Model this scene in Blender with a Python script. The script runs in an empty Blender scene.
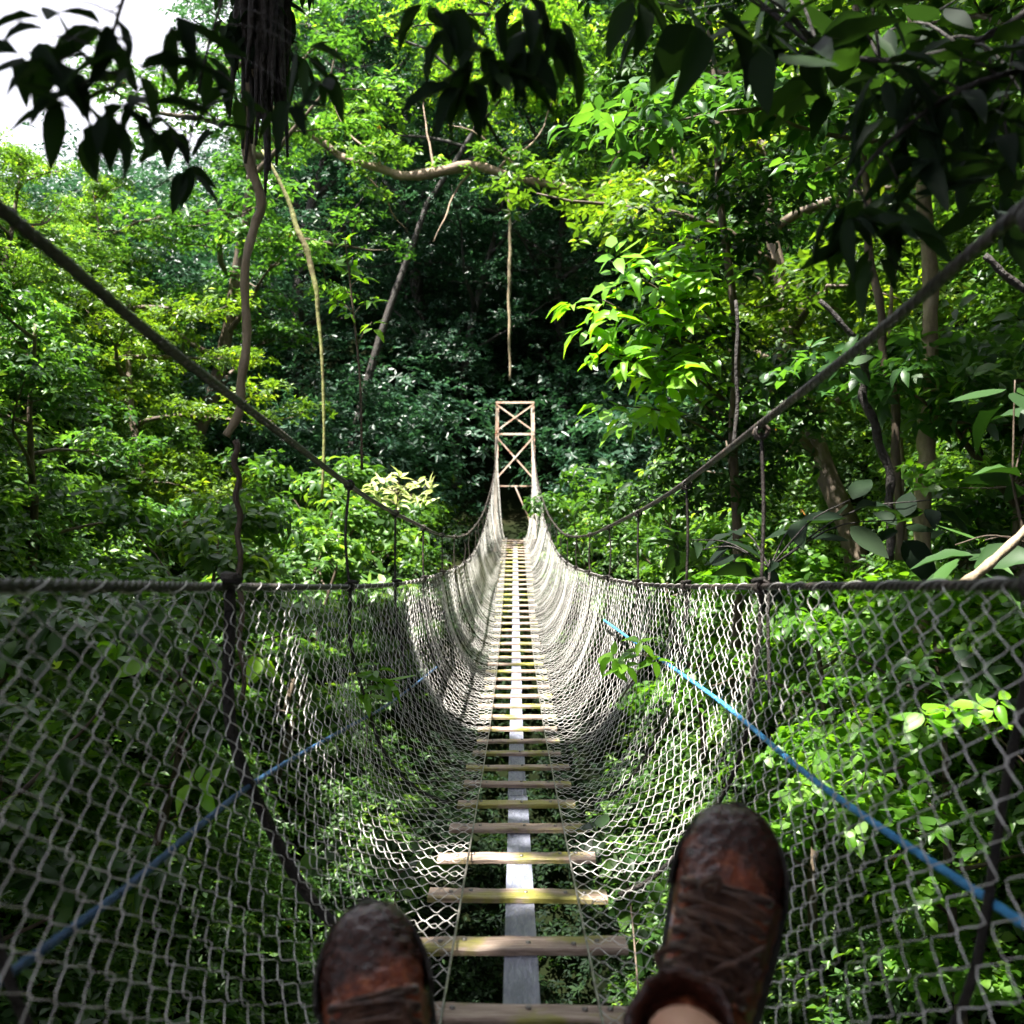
import bpy, math, random
import numpy as np
import zlib
from mathutils import Vector, Matrix

random.seed(7)
RNG = np.random.default_rng(11)
R = math.radians


def reseed(key):
    global RNG
    RNG = np.random.default_rng(zlib.crc32(key.encode()))
    random.seed(zlib.crc32(key.encode()))


scene = bpy.context.scene
col = scene.collection

# ------------------------------------------------------------------ camera
F = 1100.0          # focal length in pixels
HY = 585.0          # row of the true horizon
cam_d = bpy.data.cameras.new("camera")
cam = bpy.data.objects.new("camera", cam_d)
col.objects.link(cam)
cam.location = (0, 0, 0)
cam.rotation_euler = (R(90), 0, 0)
cam_d.sensor_width = 36
cam_d.lens = F / 1024 * 36
cam_d.shift_y = (HY - 512) / 1024
cam_d.clip_start = 0.02
cam_d.clip_end = 500
cam_d.dof.use_dof = True
cam_d.dof.focus_distance = 3.8
cam_d.dof.aperture_fstop = (36 / 1000 * F / 1024) / 0.0065
scene.camera = cam


def P(px, py, d):
    return np.array([(px - 512) / F * d, d, (HY - py) / F * d])


# ------------------------------------------------------------------ object helpers
def tag(o, label=None, cat=None, group=None, kind=None):
    if label: o['label'] = label
    if cat: o['category'] = cat
    if group: o['group'] = group
    if kind: o['kind'] = kind
    return o


def empty(name, loc=(0, 0, 0)):
    o = bpy.data.objects.new(name, None)
    o.empty_display_size = 0.2
    o.location = loc
    col.objects.link(o)
    return o


def link(name, me, parent=None, mat=None):
    o = bpy.data.objects.new(name, me)
    col.objects.link(o)
    if parent is not None: o.parent = parent
    if mat is not None and not me.materials: me.materials.append(mat)
    return o


class MB:
    """collects vertices and faces (arrays) for one mesh"""
    def __init__(s):
        s.v = []; s.f = []; s.n = 0; s.sm = True

    def add(s, V, Fc):
        V = np.asarray(V, float).reshape(-1, 3)
        s.v.append(V)
        for fa in Fc:
            fa = np.asarray(fa)
            s.f.append(fa + s.n)
        s.n += len(V)

    def box(s, c, size, rot=None):
        x, y, z = [q / 2 for q in size]
        V = np.array([(-x, -y, -z), (x, -y, -z), (x, y, -z), (-x, y, -z), (-x, -y, z), (x, -y, z), (x, y, z), (-x, y, z)])
        if rot is not None: V = V @ np.array(rot).T
        V = V + np.asarray(c)
        s.add(V, [np.array([(0, 3, 2, 1), (4, 5, 6, 7), (0, 1, 5, 4), (1, 2, 6, 5), (2, 3, 7, 6), (3, 0, 4, 7)])])

    def bar(s, a, b, w, h):
        """square bar from a to b"""
        a = np.asarray(a, float); b = np.asarray(b, float)
        d = b - a; L = np.linalg.norm(d); d /= L
        ref = np.array([0, 1, 0.0]) if abs(d[1]) < .9 else np.array([0, 0, 1.0])
        u = np.cross(d, ref); u /= np.linalg.norm(u); w_ = np.cross(u, d)
        s.box((a + b) / 2, (w, h, L), np.stack([u, w_, d], 1))

    def tubes(s, PTS, rad, sides=6, ref=(0.13, 0.35, 0.93), cap=True):
        """PTS (K,M,3) polylines; rad scalar or (M,) or (K,M)"""
        PTS = np.asarray(PTS, float)
        if PTS.ndim == 2: PTS = PTS[None]
        K, M, _ = PTS.shape
        T = np.gradient(PTS, axis=1)
        T /= np.linalg.norm(T, axis=2, keepdims=True) + 1e-12
        ref = np.broadcast_to(np.asarray(ref, float), PTS.shape)
        U = np.cross(T, ref); U /= np.linalg.norm(U, axis=2, keepdims=True) + 1e-9
        Wv = np.cross(U, T)
        rad = np.broadcast_to(np.asarray(rad, float), (K, M))
        a = np.linspace(0, 2 * np.pi, sides, endpoint=False)
        V = PTS[:, :, None, :] + rad[:, :, None, None] * (np.cos(a)[None, None, :, None] * U[:, :, None, :] + np.sin(a)[None, None, :, None] * Wv[:, :, None, :])
        V = V.reshape(-1, 3)
        idx = np.arange(K * M * sides).reshape(K, M, sides)
        nx = np.roll(idx, -1, axis=2)
        q = np.stack([idx[:, :-1], nx[:, :-1], nx[:, 1:], idx[:, 1:]], -1).reshape(-1, 4)
        fs = [q]
        if cap:
            fs.append(idx[:, 0, ::-1].reshape(K, sides)); fs.append(idx[:, -1, :].reshape(K, sides))
        s.add(V, fs)

    def mesh(s, name, mat=None, smooth=True):
        me = bpy.data.meshes.new(name)
        V = np.concatenate(s.v)
        ls = []; tot = []
        for fa in s.f:
            ls.append(fa.reshape(-1)); tot.append(np.full(len(fa), fa.shape[1]))
        ls = np.concatenate(ls); tot = np.concatenate(tot)
        st = np.concatenate([[0], np.cumsum(tot)[:-1]])
        me.vertices.add(len(V)); me.vertices.foreach_set('co', V.astype(np.float32).ravel())
        me.loops.add(len(ls)); me.loops.foreach_set('vertex_index', ls.astype(np.int32))
        me.polygons.add(len(tot)); me.polygons.foreach_set('loop_start', st.astype(np.int32))
        me.polygons.foreach_set('loop_total', tot.astype(np.int32))
        me.polygons.foreach_set('use_smooth', np.full(len(tot), smooth))
        me.update(calc_edges=True)
        me.validate()
        if mat: me.materials.append(mat)
        return me

    def build(s, name, mat, parent=None, smooth=True):
        return link(name, s.mesh(name, mat, smooth), parent)


def spline(pts, n):
    """Catmull-Rom through pts, n samples"""
    p = np.asarray(pts, float)
    p = np.vstack([2 * p[0] - p[1], p, 2 * p[-1] - p[-2]])
    m = len(p) - 3
    t = np.linspace(0, m - 1e-6, n); i = t.astype(int); u = (t - i)[:, None]
    a, b, c, d = p[i], p[i + 1], p[i + 2], p[i + 3]
    return .5 * ((2 * b) + (-a + c) * u + (2 * a - 5 * b + 4 * c - d) * u ** 2 + (-a + 3 * b - 3 * c + d) * u ** 3)


def table(xs, ys):
    pts = np.stack([xs, ys], 1)
    c = spline(pts, 400)
    return lambda q: np.interp(q, c[:, 0], c[:, 1])


# ------------------------------------------------------------------ materials
def newmat(name):
    m = bpy.data.materials.new(name); m.use_nodes = True
    nt = m.node_tree; nt.nodes.clear()
    out = nt.nodes.new('ShaderNodeOutputMaterial')
    return m, nt, out


def N(nt, t, **kw):
    n = nt.nodes.new(t)
    for k, v in kw.items():
        if k in n.inputs: n.inputs[k].default_value = v
        else: setattr(n, k, v)
    return n


def ramp(nt, src, stops):
    r = nt.nodes.new('ShaderNodeValToRGB')
    e = r.color_ramp.elements
    while len(e) > 1: e.remove(e[-1])
    e[0].position = stops[0][0]; e[0].color = (*stops[0][1], 1)
    for p_, c_ in stops[1:]:
        k = e.new(p_); k.color = (*c_, 1)
    nt.links.new(src, r.inputs['Fac'])
    return r


def surf(name, stops, scale=8, rough=.7, metal=0, bump=.3, bscale=30, detail=6, spec=.5, rough2=None, stretch=(1, 1, 1), coord='Object', coat=0):
    """noise-coloured principled surface"""
    m, nt, out = newmat(name)
    tc = N(nt, 'ShaderNodeTexCoord'); mp = N(nt, 'ShaderNodeMapping'); mp.inputs['Scale'].default_value = stretch
    nt.links.new(tc.outputs[coord], mp.inputs['Vector'])
    nz = N(nt, 'ShaderNodeTexNoise', Scale=scale, Detail=detail, Roughness=.65)
    nt.links.new(mp.outputs[0], nz.inputs['Vector'])
    cr = ramp(nt, nz.outputs['Fac'], stops)
    b = N(nt, 'ShaderNodeBsdfPrincipled', Metallic=metal, Roughness=rough)
    b.inputs['Specular IOR Level'].default_value = spec
    b.inputs['Coat Weight'].default_value = coat
    b.inputs['Coat Roughness'].default_value = .15
    nt.links.new(cr.outputs['Color'], b.inputs['Base Color'])
    n2 = N(nt, 'ShaderNodeTexNoise', Scale=bscale, Detail=5, Roughness=.6)
    nt.links.new(mp.outputs[0], n2.inputs['Vector'])
    if rough2 is not None:
        mr = N(nt, 'ShaderNodeMapRange'); mr.inputs['From Min'].default_value = .35; mr.inputs['From Max'].default_value = .65
        mr.inputs['To Min'].default_value = rough; mr.inputs['To Max'].default_value = rough2
        nt.links.new(n2.outputs['Fac'], mr.inputs['Value']); nt.links.new(mr.outputs[0], b.inputs['Roughness'])
    bp = N(nt, 'ShaderNodeBump', Strength=bump, Distance=.02)
    nt.links.new(n2.outputs['Fac'], bp.inputs['Height']); nt.links.new(bp.outputs[0], b.inputs['Normal'])
    nt.links.new(b.outputs[0], out.inputs['Surface'])
    return m


def leafmat(name, stops, trans, rough=.42, tmix=.42, spec=.5, sick=0.0003):
    """leaf: colour varies leaf to leaf and clump to clump; light passes through"""
    m, nt, out = newmat(name)
    a = N(nt, 'ShaderNodeAttribute', attribute_name='rnd'); c = N(nt, 'ShaderNodeAttribute', attribute_name='crnd')
    mx = N(nt, 'ShaderNodeMath', operation='MULTIPLY_ADD'); mx.inputs[1].default_value = .55
    m2 = N(nt, 'ShaderNodeMath', operation='MULTIPLY'); m2.inputs[1].default_value = .45
    nt.links.new(c.outputs['Fac'], m2.inputs[0]); nt.links.new(a.outputs['Fac'], mx.inputs[0]); nt.links.new(m2.outputs[0], mx.inputs[2])
    cr = ramp(nt, mx.outputs[0], stops)
    oi = N(nt, 'ShaderNodeObjectInfo')
    mul = N(nt, 'ShaderNodeMix', data_type='RGBA', blend_type='MULTIPLY'); mul.inputs[0].default_value = 1
    nt.links.new(cr.outputs['Color'], mul.inputs[6]); nt.links.new(oi.outputs['Color'], mul.inputs[7])
    # a few withered orange leaves
    gt = N(nt, 'ShaderNodeMath', operation='GREATER_THAN'); gt.inputs[1].default_value = 1 - sick
    nt.links.new(a.outputs['Fac'], gt.inputs[0])
    ms = N(nt, 'ShaderNodeMix', data_type='RGBA'); ms.inputs[7].default_value = (.42, .16, .03, 1)
    nt.links.new(gt.outputs[0], ms.inputs[0]); nt.links.new(mul.outputs[2], ms.inputs[6])
    b = N(nt, 'ShaderNodeBsdfPrincipled', Roughness=rough); b.inputs['Specular IOR Level'].default_value = spec
    nt.links.new(ms.outputs[2], b.inputs['Base Color'])
    tr = N(nt, 'ShaderNodeBsdfTranslucent')
    tm = N(nt, 'ShaderNodeMix', data_type='RGBA', blend_type='MULTIPLY'); tm.inputs[0].default_value = 1
    nt.links.new(ms.outputs[2], tm.inputs[6]); tm.inputs[7].default_value = (*trans, 1)
    nt.links.new(tm.outputs[2], tr.inputs['Color'])
    sh = N(nt, 'ShaderNodeMixShader'); sh.inputs[0].default_value = tmix
    nt.links.new(b.outputs[0], sh.inputs[1]); nt.links.new(tr.outputs[0], sh.inputs[2])
    nt.links.new(sh.outputs[0], out.inputs['Surface'])
    return m


G = lambda *c: c
M = {}
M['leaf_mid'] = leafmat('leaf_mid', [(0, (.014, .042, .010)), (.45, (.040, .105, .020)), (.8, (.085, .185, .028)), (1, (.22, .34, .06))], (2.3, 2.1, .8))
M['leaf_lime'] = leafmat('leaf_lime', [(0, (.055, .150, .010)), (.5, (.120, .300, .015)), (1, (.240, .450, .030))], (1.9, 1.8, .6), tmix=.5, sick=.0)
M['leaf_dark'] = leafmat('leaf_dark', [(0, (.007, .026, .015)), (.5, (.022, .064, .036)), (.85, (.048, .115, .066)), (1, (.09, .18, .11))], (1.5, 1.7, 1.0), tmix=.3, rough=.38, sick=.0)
M['leaf_near'] = leafmat('leaf_near', [(0, (.010, .028, .008)), (.6, (.022, .060, .012)), (1, (.045, .110, .018))], (1.6, 1.8, .7), tmix=.12, spec=.25, rough=.55, sick=.0)
M['leaf_sil'] = leafmat('leaf_sil', [(0, (.005, .011, .007)), (.6, (.010, .024, .010)), (1, (.020, .046, .012))], (2.6, 2.8, .7), tmix=.3, rough=.65, spec=.15, sick=.0)  # near-black base colour stands in for silhouetted and shaded leaves
M['leaf_cream'] = leafmat('leaf_cream', [(0, (.25, .36, .10)), (.4, (.5, .58, .25)), (1, (.72, .72, .42))], (1.2, 1.2, .8), tmix=.35, sick=.0)
M['bark'] = surf('bark', [(.3, (.035, .024, .016)), (.55, (.11, .08, .052)), (.75, (.20, .17, .12))], scale=6, bscale=22, bump=.8, stretch=(1, 1, .35))
M['bark_pale'] = surf('bark_pale', [(.3, (.12, .09, .05)), (.55, (.30, .24, .15)), (.75, (.42, .36, .26))], scale=9, bscale=30, bump=.6, stretch=(1, 1, .5))
M['bark_tan'] = surf('bark_tan', [(.35, (.07, .045, .03)), (.5, (.20, .14, .09)), (.7, (.34, .25, .17))], scale=3, bscale=12, bump=1, stretch=(.5, 1, 1))
M['bark_dark'] = surf('bark_dark', [(.3, (.010, .008, .008)), (.7, (.045, .036, .030))], scale=20, bscale=40, bump=1)
M['bark_yellow'] = surf('bark_yellow', [(.35, (.14, .10, .05)), (.55, (.22, .24, .07)), (.7, (.38, .24, .12))], scale=6, bscale=25, bump=.5)
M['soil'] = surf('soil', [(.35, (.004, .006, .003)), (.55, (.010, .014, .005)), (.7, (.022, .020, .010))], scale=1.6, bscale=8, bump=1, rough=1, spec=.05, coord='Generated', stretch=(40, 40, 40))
M['wire'] = surf('wire', [(.35, (.42, .40, .37)), (.6, (.82, .80, .76))], scale=14, rough=.5, metal=.0, bump=0, spec=.6, detail=2)
M['cable'] = surf('cable', [(.35, (.012, .010, .009)), (.6, (.05, .040, .035)), (.72, (.15, .10, .08))], scale=12, rough=.5, metal=.1, bump=.3, bscale=120)
M['rope_dark'] = surf('rope_dark', [(.35, (.012, .010, .009)), (.65, (.045, .036, .028))], scale=30, rough=.8, bump=1, bscale=160)
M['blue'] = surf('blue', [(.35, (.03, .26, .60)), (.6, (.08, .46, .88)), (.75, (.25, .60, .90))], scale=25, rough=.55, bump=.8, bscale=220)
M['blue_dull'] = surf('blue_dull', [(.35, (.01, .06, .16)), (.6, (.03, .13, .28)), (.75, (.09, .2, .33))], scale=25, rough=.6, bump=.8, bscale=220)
M['rust'] = surf('rust', [(.30, (.34, .12, .06)), (.45, (.58, .40, .30)), (.7, (.75, .68, .60))], scale=7, rough=.6, bump=.3, bscale=40)
M['board'] = surf('board', [(.3, (.09, .10, .14)), (.55, (.20, .21, .27)), (.75, (.32, .33, .39))], scale=5, rough=.28, rough2=.6, bump=.4, bscale=24, stretch=(6, 1, 6), spec=.7)
M['skin'] = surf('skin', [(.4, (.50, .26, .17)), (.6, (.60, .33, .22))], scale=10, rough=.5, bump=.1, bscale=200)
M['cloth'] = surf('cloth', [(.4, (.05, .055, .05)), (.6, (.08, .085, .07))], scale=20, rough=.9, bump=.3, bscale=300)
M['rubber'] = surf('rubber', [(.4, (.012, .010, .009)), (.6, (.03, .022, .018)), (.72, (.07, .05, .035))], scale=25, rough=.35, rough2=.7, bump=.9, bscale=90)
M['lace'] = surf('lace', [(.4, (.05, .018, .010)), (.6, (.15, .065, .035))], scale=60, rough=.5, bump=.8, bscale=300, spec=.6)
M['steel'] = surf('steel', [(.4, (.20, .19, .18)), (.6, (.4, .38, .35))], scale=40, rough=.4, metal=.8, bump=.2)


def plank_mat():
    m, nt, out = newmat('plank_wood')
    tc = N(nt, 'ShaderNodeTexCoord'); oi = N(nt, 'ShaderNodeObjectInfo')
    ad = N(nt, 'ShaderNodeVectorMath', operation='MULTIPLY_ADD')
    ad.inputs[1].default_value = (1, 1, 1)
    sc = N(nt, 'ShaderNodeVectorMath', operation='SCALE'); sc.inputs['Scale'].default_value = 37.0
    cb = N(nt, 'ShaderNodeCombineXYZ')
    for i in range(3): nt.links.new(oi.outputs['Random'], cb.inputs[i])
    nt.links.new(cb.outputs[0], sc.inputs[0]); nt.links.new(tc.outputs['Object'], ad.inputs[0]); nt.links.new(sc.outputs[0], ad.inputs[2])
    mp = N(nt, 'ShaderNodeMapping'); mp.inputs['Scale'].default_value = (1.2, 14, 14)
    nt.links.new(ad.outputs[0], mp.inputs['Vector'])
    grain = N(nt, 'ShaderNodeTexNoise', Scale=9, Detail=6, Roughness=.7); nt.links.new(mp.outputs[0], grain.inputs['Vector'])
    wood = ramp(nt, grain.outputs['Fac'], [(.3, (.12, .075, .055)), (.5, (.36, .26, .20)), (.7, (.58, .46, .37))])
    big = N(nt, 'ShaderNodeTexNoise', Scale=7, Detail=4, Roughness=.6); nt.links.new(ad.outputs[0], big.inputs['Vector'])
    lich = ramp(nt, big.outputs['Fac'], [(.49, (0, 0, 0)), (.60, (1, 1, 1))])
    mx = N(nt, 'ShaderNodeMix', data_type='RGBA'); nt.links.new(lich.outputs['Color'], mx.inputs[0])
    nt.links.new(wood.outputs['Color'], mx.inputs[6])
    lc = ramp(nt, grain.outputs['Fac'], [(.3, (.16, .16, .025)), (.65, (.40, .36, .07))]); nt.links.new(lc.outputs['Color'], mx.inputs[7])
    b = N(nt, 'ShaderNodeBsdfPrincipled', Roughness=.5); b.inputs['Specular IOR Level'].default_value = .5
    nt.links.new(mx.outputs[2], b.inputs['Base Color'])
    bp = N(nt, 'ShaderNodeBump', Strength=.7, Distance=.006); nt.links.new(grain.outputs['Fac'], bp.inputs['Height']); nt.links.new(bp.outputs[0], b.inputs['Normal'])
    nt.links.new(b.outputs[0], out.inputs['Surface'])
    return m


M['plank'] = plank_mat()

# ------------------------------------------------------------------ leaves
LT_S = (np.array([(0, 0, 0), (.45, .5, .07), (.45, -.5, .07), (1, 0, -.08)]), np.array([(0, 3, 1), (0, 2, 3)]), None)
LT_B = (np.array([(0, 0, 0), (.3, .44, .08), (.32, 0, .02), (.3, -.44, .08), (.66, .38, .02), (.68, 0, -.05), (.66, -.38, .02), (1, 0, -.2)]),
        np.array([(0, 2, 1), (0, 3, 2), (4, 5, 7), (5, 6, 7)]), np.array([(1, 2, 5, 4), (2, 3, 6, 5)]))


def norm(a):
    return a / (np.linalg.norm(a, axis=-1, keepdims=True) + 1e-9)



def fine_leaf():
    t = np.linspace(0, 1, 8); w = .5 * np.sin(np.pi * np.clip(t, 0, 1) ** .8) ** .85 * (1 - .15 * t)
    w[0] = .02; w[-1] = .0
    V = []
    for a, b in zip(t, w):
        z = -.22 * a ** 2
        V += [(a, b, z + .16 * b + .012 * np.sin(a * 19)), (a, 0, z), (a, -b, z + .16 * b - .012 * np.sin(a * 17))]
    q = []
    for i in range(7):
        k = i * 3
        q += [(k, k + 1, k + 4, k + 3), (k + 1, k + 2, k + 5, k + 4)]
    return np.array(V), np.zeros((0, 3), int), np.array(q)


LT_N = fine_leaf()


class Leaves:
    def __init__(s): s.a = []
    def add(s, O, D, Nn, L, Wd, cr):
        n = len(O)
        s.a.append((O, norm(D), Nn, np.broadcast_to(L, (n,)).copy(), np.broadcast_to(Wd, (n,)).copy(), np.broadcast_to(cr, (n,)).copy()))

    def whorls(s, tips, nrm, size, k=6, cr=.5, asp=.42, el=(-.35, .35), jit=.25, spread=1.0):
        """k leaves radiating from each tip; nrm = axis of the whorl"""
        tips = np.asarray(tips, float); T = len(tips)
        nrm = norm(np.asarray(nrm, float))
        u = norm(np.cross(nrm, RNG.normal(size=(T, 3)))); v = np.cross(nrm, u)
        a0 = RNG.uniform(0, 6.28, (T, 1)); az = a0 + np.arange(k)[None] * (2 * np.pi / k) * spread + RNG.normal(0, .25, (T, k))
        e = RNG.uniform(el[0], el[1], (T, k))
        rad = np.cos(az)[..., None] * u[:, None] + np.sin(az)[..., None] * v[:, None]
        D = np.cos(e)[..., None] * rad + np.sin(e)[..., None] * nrm[:, None] + RNG.normal(0, jit * .5, (T, k, 3))
        Nn = nrm[:, None] * 1.0 - np.sin(e)[..., None] * rad + RNG.normal(0, jit, (T, k, 3))
        sz = np.broadcast_to(np.asarray(size, float).reshape(-1, 1), (T, k)) * RNG.uniform(.6, 1.15, (T, k))
        O = np.repeat(tips[:, None], k, 1) + rad * sz[..., None] * .12 - nrm[:, None] * (RNG.uniform(0, .5, (T, k, 1)) * sz[..., None])
        c = np.broadcast_to(np.asarray(cr, float).reshape(-1, 1), (T, k))
        s.add(O.reshape(-1, 3), D.reshape(-1, 3), Nn.reshape(-1, 3), sz.ravel(), sz.ravel() * asp * RNG.uniform(.8, 1.2, T * k), c.ravel())

    def clumps(s, C, r, tips, size, k=6, flat=.6, asp=.42, low=-.25, upw=.75, inner=.55):
        """leafy domes: C (n,3) centres, r radius (n)"""
        C = np.asarray(C, float); n = len(C); r = np.broadcast_to(r, (n,))
        d = RNG.normal(size=(n, tips, 3)); d = norm(d)
        d[..., 2] = np.where(d[..., 2] < low, -d[..., 2], d[..., 2])
        rr = RNG.uniform(inner, 1.05, (n, tips, 1))
        pos = C[:, None] + d * rr * r[:, None, None] * np.array([1, 1, flat])
        nr = d * .55 + np.array([0, 0, upw]) + RNG.normal(0, .28, (n, tips, 3))
        cr = np.repeat(RNG.uniform(0, 1, (n, 1)), tips, 1)
        sz = np.broadcast_to(np.asarray(size, float).reshape(-1, 1), (n, tips))
        s.whorls(pos.reshape(-1, 3), nr.reshape(-1, 3), sz.reshape(-1), k, cr.reshape(-1), asp)

    def mesh(s, name, mat, tpl=LT_S):
        O, D, Nn, L, Wd, cr = [np.concatenate(q) for q in zip(*s.a)]
        S = norm(np.cross(D, Nn)); U = np.cross(S, D)
        t, f3, f4 = tpl
        n, m = len(O), len(t)
        V = O[:, None] + D[:, None] * (t[None, :, 0:1] * L[:, None, None]) + S[:, None] * (t[None, :, 1:2] * Wd[:, None, None]) + U[:, None] * (t[None, :, 2:3] * (L * RNG.uniform(-.2, 2.2, len(L)))[:, None, None])
        base = (np.arange(n) * m)[:, None, None]
        mb = MB(); fs = [(f3[None] + base).reshape(-1, 3)]
        if f4 is not None: fs.append((f4[None] + base).reshape(-1, 4))
        mb.add(V.reshape(-1, 3), fs)
        me = bpy.data.meshes.new(name)
        lsn = np.concatenate([x.ravel() for x in mb.f]); tot = np.concatenate([np.full(len(x), x.shape[1]) for x in mb.f])
        me.vertices.add(n * m); me.vertices.foreach_set('co', V.astype(np.float32).ravel())
        me.loops.add(len(lsn)); me.loops.foreach_set('vertex_index', lsn.astype(np.int32))
        me.polygons.add(len(tot)); me.polygons.foreach_set('loop_start', np.concatenate([[0], np.cumsum(tot)[:-1]]).astype(np.int32))
        me.polygons.foreach_set('loop_total', tot.astype(np.int32))
        if len(t) > 8: me.polygons.foreach_set('use_smooth', np.full(len(tot), True))
        me.update(calc_edges=True)
        at = me.attributes.new('rnd', 'FLOAT', 'POINT'); at.data.foreach_set('value', np.repeat(RNG.uniform(0, 1, n), m).astype(np.float32))
        at = me.attributes.new('crnd', 'FLOAT', 'POINT'); at.data.foreach_set('value', np.repeat(cr, m).astype(np.float32))
        me.materials.append(mat)
        return me


# ------------------------------------------------------------------ terrain
def nz(x, y, s, k):
    return (np.sin(x * s + 1.3 * k) * np.cos(y * s * 1.17 + 2.1 * k) + .5 * np.sin(x * s * 2.3 + y * s * 1.9 + k))


def H(x, y):
    x = np.asarray(x, float); y = np.asarray(y, float)
    bx = 1.25 + .35 * nz(x * 0, y, .8, 3) * .6
    left = np.clip(-4.6 + 2.3 * (-x - bx - .05 * y), -4.6, 3.2 + .10 * np.clip(y - 8, 0, 60))
    right = np.clip(-4.6 + 2.3 * (x - bx - .03 * y), -4.6, 8.5)
    far = np.interp(y, [-50, 11.2, 13.2, 14.8, 17.5, 19, 40, 90], [-4.6, -4.6, -2.6, .42, .5, 1.2, 22, 40])
    near = np.interp(y, [-60, -12, -5, 90], [14, 2, -4.6, -4.6])
    side = np.maximum(left, right)
    h = np.maximum(np.maximum(side, far), near)
    # the skyline drops away on the far left
    cut = .8 + .25 * np.clip(y, 0, 90) + 3 * np.clip((x + .25 * y) / (.05 * np.maximum(y, 1) + .3), 0, 20)
    h = np.minimum(h, np.maximum(cut, .5))
    amp = np.clip((np.abs(x) - .8) / 2, .15, 1)
    return h + amp * (.22 * nz(x, y, 1.3, 1) + .10 * nz(x, y, 3.1, 2))


g = MB()
xs = np.concatenate([np.linspace(-90, -12, 30)[:-1], np.linspace(-12, 12, 150), np.linspace(12, 90, 30)[1:]])
ys = np.concatenate([np.linspace(-60, -8, 24)[:-1], np.linspace(-8, 30, 190), np.linspace(30, 120, 40)[1:]])
X, Y = np.meshgrid(xs, ys)
Z = H(X, Y)
idx = np.arange(X.size).reshape(X.shape)
g.add(np.stack([X, Y, Z], -1).reshape(-1, 3), [np.stack([idx[:-1, :-1], idx[:-1, 1:], idx[1:, 1:], idx[1:, :-1]], -1).reshape(-1, 4)])
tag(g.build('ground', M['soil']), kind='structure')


def visible(x, y, z, mx=230, my=160):
    px = 512 + x / np.maximum(y, .3) * F; py = HY - z / np.maximum(y, .3) * F
    return (y > .8) & (px > -mx) & (px < 1024 + mx) & (py > -my) & (py < 1024 + my)


# ---- ground cover (nobody could count it)
def cover(name, n, xr, yr, rr, tips, size, mat, label, cat, cond, lift=(.1, .6), k=6, tpl=LT_S, seed=1):
    reseed(name)
    x = RNG.uniform(*xr, n); y = RNG.uniform(*yr, n); z = H(x, y)
    # more samples on steep ground: jitter along the slope
    r = RNG.uniform(*rr, n); z = z + RNG.uniform(*lift, n)
    ok = visible(x, y, z) & cond(x, y, z)
    C = np.stack([x, y, z], 1)[ok]
    L = Leaves(); L.clumps(C, r[ok], tips, size, k=k, flat=.75)
    o = link(name, L.mesh(name, mat, tpl)); tag(o, label, cat, kind='stuff')
    return o


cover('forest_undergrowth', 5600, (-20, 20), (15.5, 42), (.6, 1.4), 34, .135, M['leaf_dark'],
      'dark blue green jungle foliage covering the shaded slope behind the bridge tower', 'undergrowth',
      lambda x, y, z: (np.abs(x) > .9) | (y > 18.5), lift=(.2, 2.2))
cover('left_bank_undergrowth', 5200, (-9, -1.2), (1.0, 19), (.25, .55), 26, .085, M['leaf_mid'],
      'tangled green undergrowth covering the ravine bank left of the bridge', 'undergrowth',
      lambda x, y, z: (z > -4.3) & (x < -.95 - 0.0 * y), lift=(0, .6))
cover('right_bank_undergrowth', 5200, (1.2, 9), (1.0, 19), (.25, .55), 26, .09, M['leaf_mid'],
      'tangled sunlit green undergrowth covering the ravine bank right of the bridge', 'undergrowth',
      lambda x, y, z: (z > -4.3) & (x > .95), lift=(0, .6))
cover('ravine_ground_cover', 2600, (-2.2, 2.2), (2.0, 17.5), (.2, .5), 10, .09, M['leaf_sil'],
      'low leafy plants on the shaded ravine floor under the planks', 'ground cover',
      lambda x, y, z: (z < np.interp(y, [0, 5, 8.4, 12, 15.5], [-1.6, -1.6, -1.3, -.5, -.05])) | ((y > 13) & (np.abs(x) > .5)), lift=(-.1, .3))  # shade under the deck put into the near-black leaf colour


# ------------------------------------------------------------------ trees
def limb(p0, d, L, n=9, wob=.12, sag=0.0):
    pts = [np.array(p0, float)]; d = norm(np.array(d, float))
    for i in range(n - 1):
        d = norm(d + RNG.normal(0, wob, 3) + np.array([0, 0, -sag]))
        pts.append(pts[-1] + d * L / (n - 1))
    return np.array(pts)


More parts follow.
